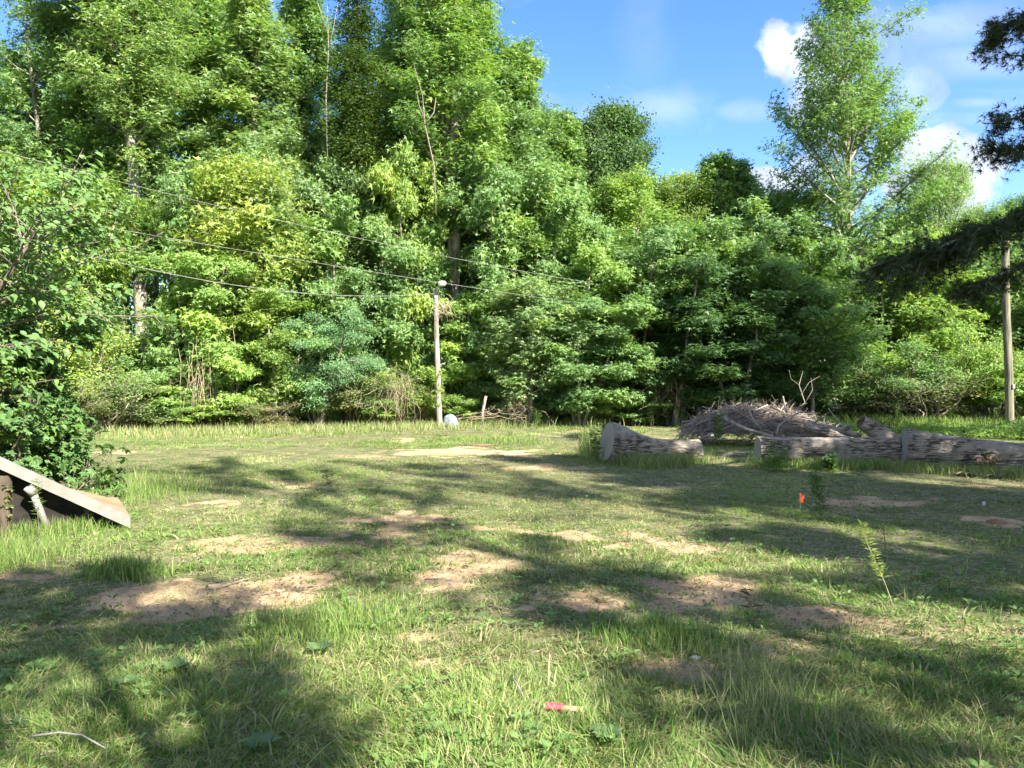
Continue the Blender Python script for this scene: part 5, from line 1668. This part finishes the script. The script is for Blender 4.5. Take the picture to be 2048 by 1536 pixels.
# ---- orange survey flag and pink-ribboned stake
x, y = G(1600, 1018); fl = empty('survey_flag', (x, y, float(gz(x, y))))
mb = MB(); tube(mb, [(0, 0, -.05), (.005, 0, .12), (0, 0, .22)], .0018, 5); mb.build('wire_staff', M_METAL, fl)
mb = MB(); n = 7; V = []
for i_ in range(n):
    for j_ in range(5):
        u, v_ = i_ / (n - 1), j_ / 4
        V.append((-.004 + .055 * u + .012 * math.sin(v_ * 5), .02 * math.sin(u * 6 + v_ * 3), .22 - .10 * v_ + .012 * math.sin(u * 5)))
V = np.array(V); V2 = V + np.array([0, .0015, 0]); m = len(V)
f = [[i_ * 5 + j_, (i_ + 1) * 5 + j_, (i_ + 1) * 5 + j_ + 1, i_ * 5 + j_ + 1] for i_ in range(n - 1) for j_ in range(4)]
mb.add(np.concatenate([V, V2]), np.array(f + [[a + m for a in q_][::-1] for q_ in f])); mb.build('flag', M_ORANGE, fl)
tag(fl, 'small bright orange marker flag on a wire in the grass before the logs', 'flag')
x, y = G(1112, 1432); st = empty('ribbon_stake', (x, y, float(gz(x, y)) + .045), R(-14))
mb = MB(); box(mb, (.035, 0, 0), (.19, .028, .016), bev=.002); mb.build('stake', M_SPLIT, st)
mb = MB(); n = 12; V = []; f = []
for i_ in range(n):
    u = -.045 + .085 * i_ / (n - 1)
    for k in range(12):
        a = k * math.pi / 6; V.append((u, .022 * math.cos(a) * (1 + .12 * math.sin(i_ * 2.3 + k)), .017 * math.sin(a) * (1 + .15 * math.sin(i_ * 1.7))))
for i_ in range(n - 1):
    for k in range(12): f.append([i_ * 12 + k, i_ * 12 + (k + 1) % 12, (i_ + 1) * 12 + (k + 1) % 12, (i_ + 1) * 12 + k])
mb.add(V, np.array(f)); mb.build('ribbon', M_PINK, st, True)
tag(st, 'pink ribbon wrapped round a short stake lying in the front grass', 'stake')

# ================================================================== conifer at right whose boughs hang into view
def boughs(wood, lf, limbs, rng, o):
    for (pts, nt_, tl, dn, cnt) in limbs:
        p = np.array([P(*q_) for q_ in pts]) - o
        tube(wood, p, np.linspace(.055, .008, len(p)), 6, rng.rand(), cap=False)
        L = np.linspace(0, 1, len(p))
        for s in range(nt_):
            u = rng.rand() ** .8
            q0 = np.array([np.interp(u, L, p[:, j]) for j in range(3)])
            j = min(int(u * (len(p) - 1)), len(p) - 2); td = p[j + 1] - p[j]; td /= np.linalg.norm(td)
            a = R(rng.uniform(25, 75)) * rng.choice([-1, 1])
            sd = rot_axis(td, np.array([0, .35, 1.0]) + rng.normal(size=3) * .5, a); sd[2] -= dn * rng.uniform(.2, 1); sd /= np.linalg.norm(sd)
            l = tl * rng.uniform(.5, 1.1)
            m = q0 + sd * l * .55; e_ = m + (sd - UP * .35 * dn) * l * .45
            tube(wood, [q0, m, e_], [.009, .006, .003], 3, rng.rand(), cap=False)
            k = cnt; f_ = rng.rand(k)[:, None]
            pos = np.where(f_ < .5, q0 + (m - q0) * f_ * 2, m + (e_ - m) * (f_ - .5) * 2) + rng.normal(size=(k, 3)) * .05
            tg3 = np.broadcast_to(sd, (k, 3)) + rng.normal(size=(k, 3)) * .6 - UP * .3
            put_leaves(lf, pos, UP * .6 + rng.normal(size=(k, 3)) * .8, .085, 'sprig', rng, tg3 * 2, rng.rand(k))


rng = rs(91)
w, l = grow(90, 13, 3.4, 3.4, lambda t: 1.0 - .75 * t, 80, 26000, .20, 'sprig', -12, 40, .1, .22, .20, .5, droop=.35, twig=2.2)
o = np.array([12.0, 11.2, float(gz(12.0, 11.2))])
cx_ = 12.0 / 11.2 * F + 1024
LB = [([(2600, 330, 11.2), (2200, 385, 10.8), (2060, 425, 10.5), (1960, 458, 10.4), (1870, 500, 10.3), (1765, 525, 10.2)], 130, .66, .55, 46),
      ([(2600, 330, 11.2), (2200, 400, 11.0), (2040, 440, 11.0), (1960, 470, 11.1), (1905, 470, 11.1), (1850, 490, 11.2)], 26, .5, .5, 34),
      ([(2600, 480, 11.2), (2200, 500, 11.0), (2080, 520, 10.9), (1980, 555, 10.8), (1900, 590, 10.8)], 42, .55, .6, 26),
      ([(2600, -150, 11.2), (2200, -20, 10.4), (2090, 30, 10.2), (2020, 45, 10.1), (1985, 65, 10.1)], 46, .42, .45, 30),
      ([(2600, 20, 11.2), (2200, 120, 10.4), (2090, 120, 10.2), (2030, 110, 10.1)], 26, .35, .4, 26),
      ([(2600, 60, 11.2), (2200, 180, 10.4), (2090, 215, 10.2), (2035, 235, 10.1), (1995, 245, 10.1)], 34, .38, .4, 28),
      ([(2600, 110, 11.2), (2200, 260, 10.4), (2080, 285, 10.2), (2020, 300, 10.1), (1978, 298, 10.1)], 38, .38, .5, 28)]
boughs(w, l, LB, rng, o)
e = empty('conifer_tree', tuple(o)); w.build('trunk', M_BARK, e, True); c = l.build('crown', M_NEEDLE, e); c.color = (.036, .058, .027, 1)
tag(e, 'dark conifer outside the right edge whose boughs hang into the sky', 'tree')

# ================================================================== trees behind and beside the camera that shade the clearing
GC = 'trees behind the viewpoint that shade the clearing'
def shade_tree(key, x, y, H_, R_, col, label):
    tm, cm, H, Rr = PROTO[key]
    e = empty('shade_tree', (x, y, float(gz(x, y))), x * 1.7, (R_ / Rr, R_ / Rr, H_ / H))
    t = bpy.data.objects.new('trunk', tm); c = bpy.data.objects.new('crown', cm)
    for ob in (t, c):
        S.collection.objects.link(ob); ob.parent = e
    c.color = (*col, 1)
    tag(e, label, 'tree', GC)


for (key, x, y, h, r, lab) in SHADE:
    shade_tree(key, x, y, h, r, MID, lab)
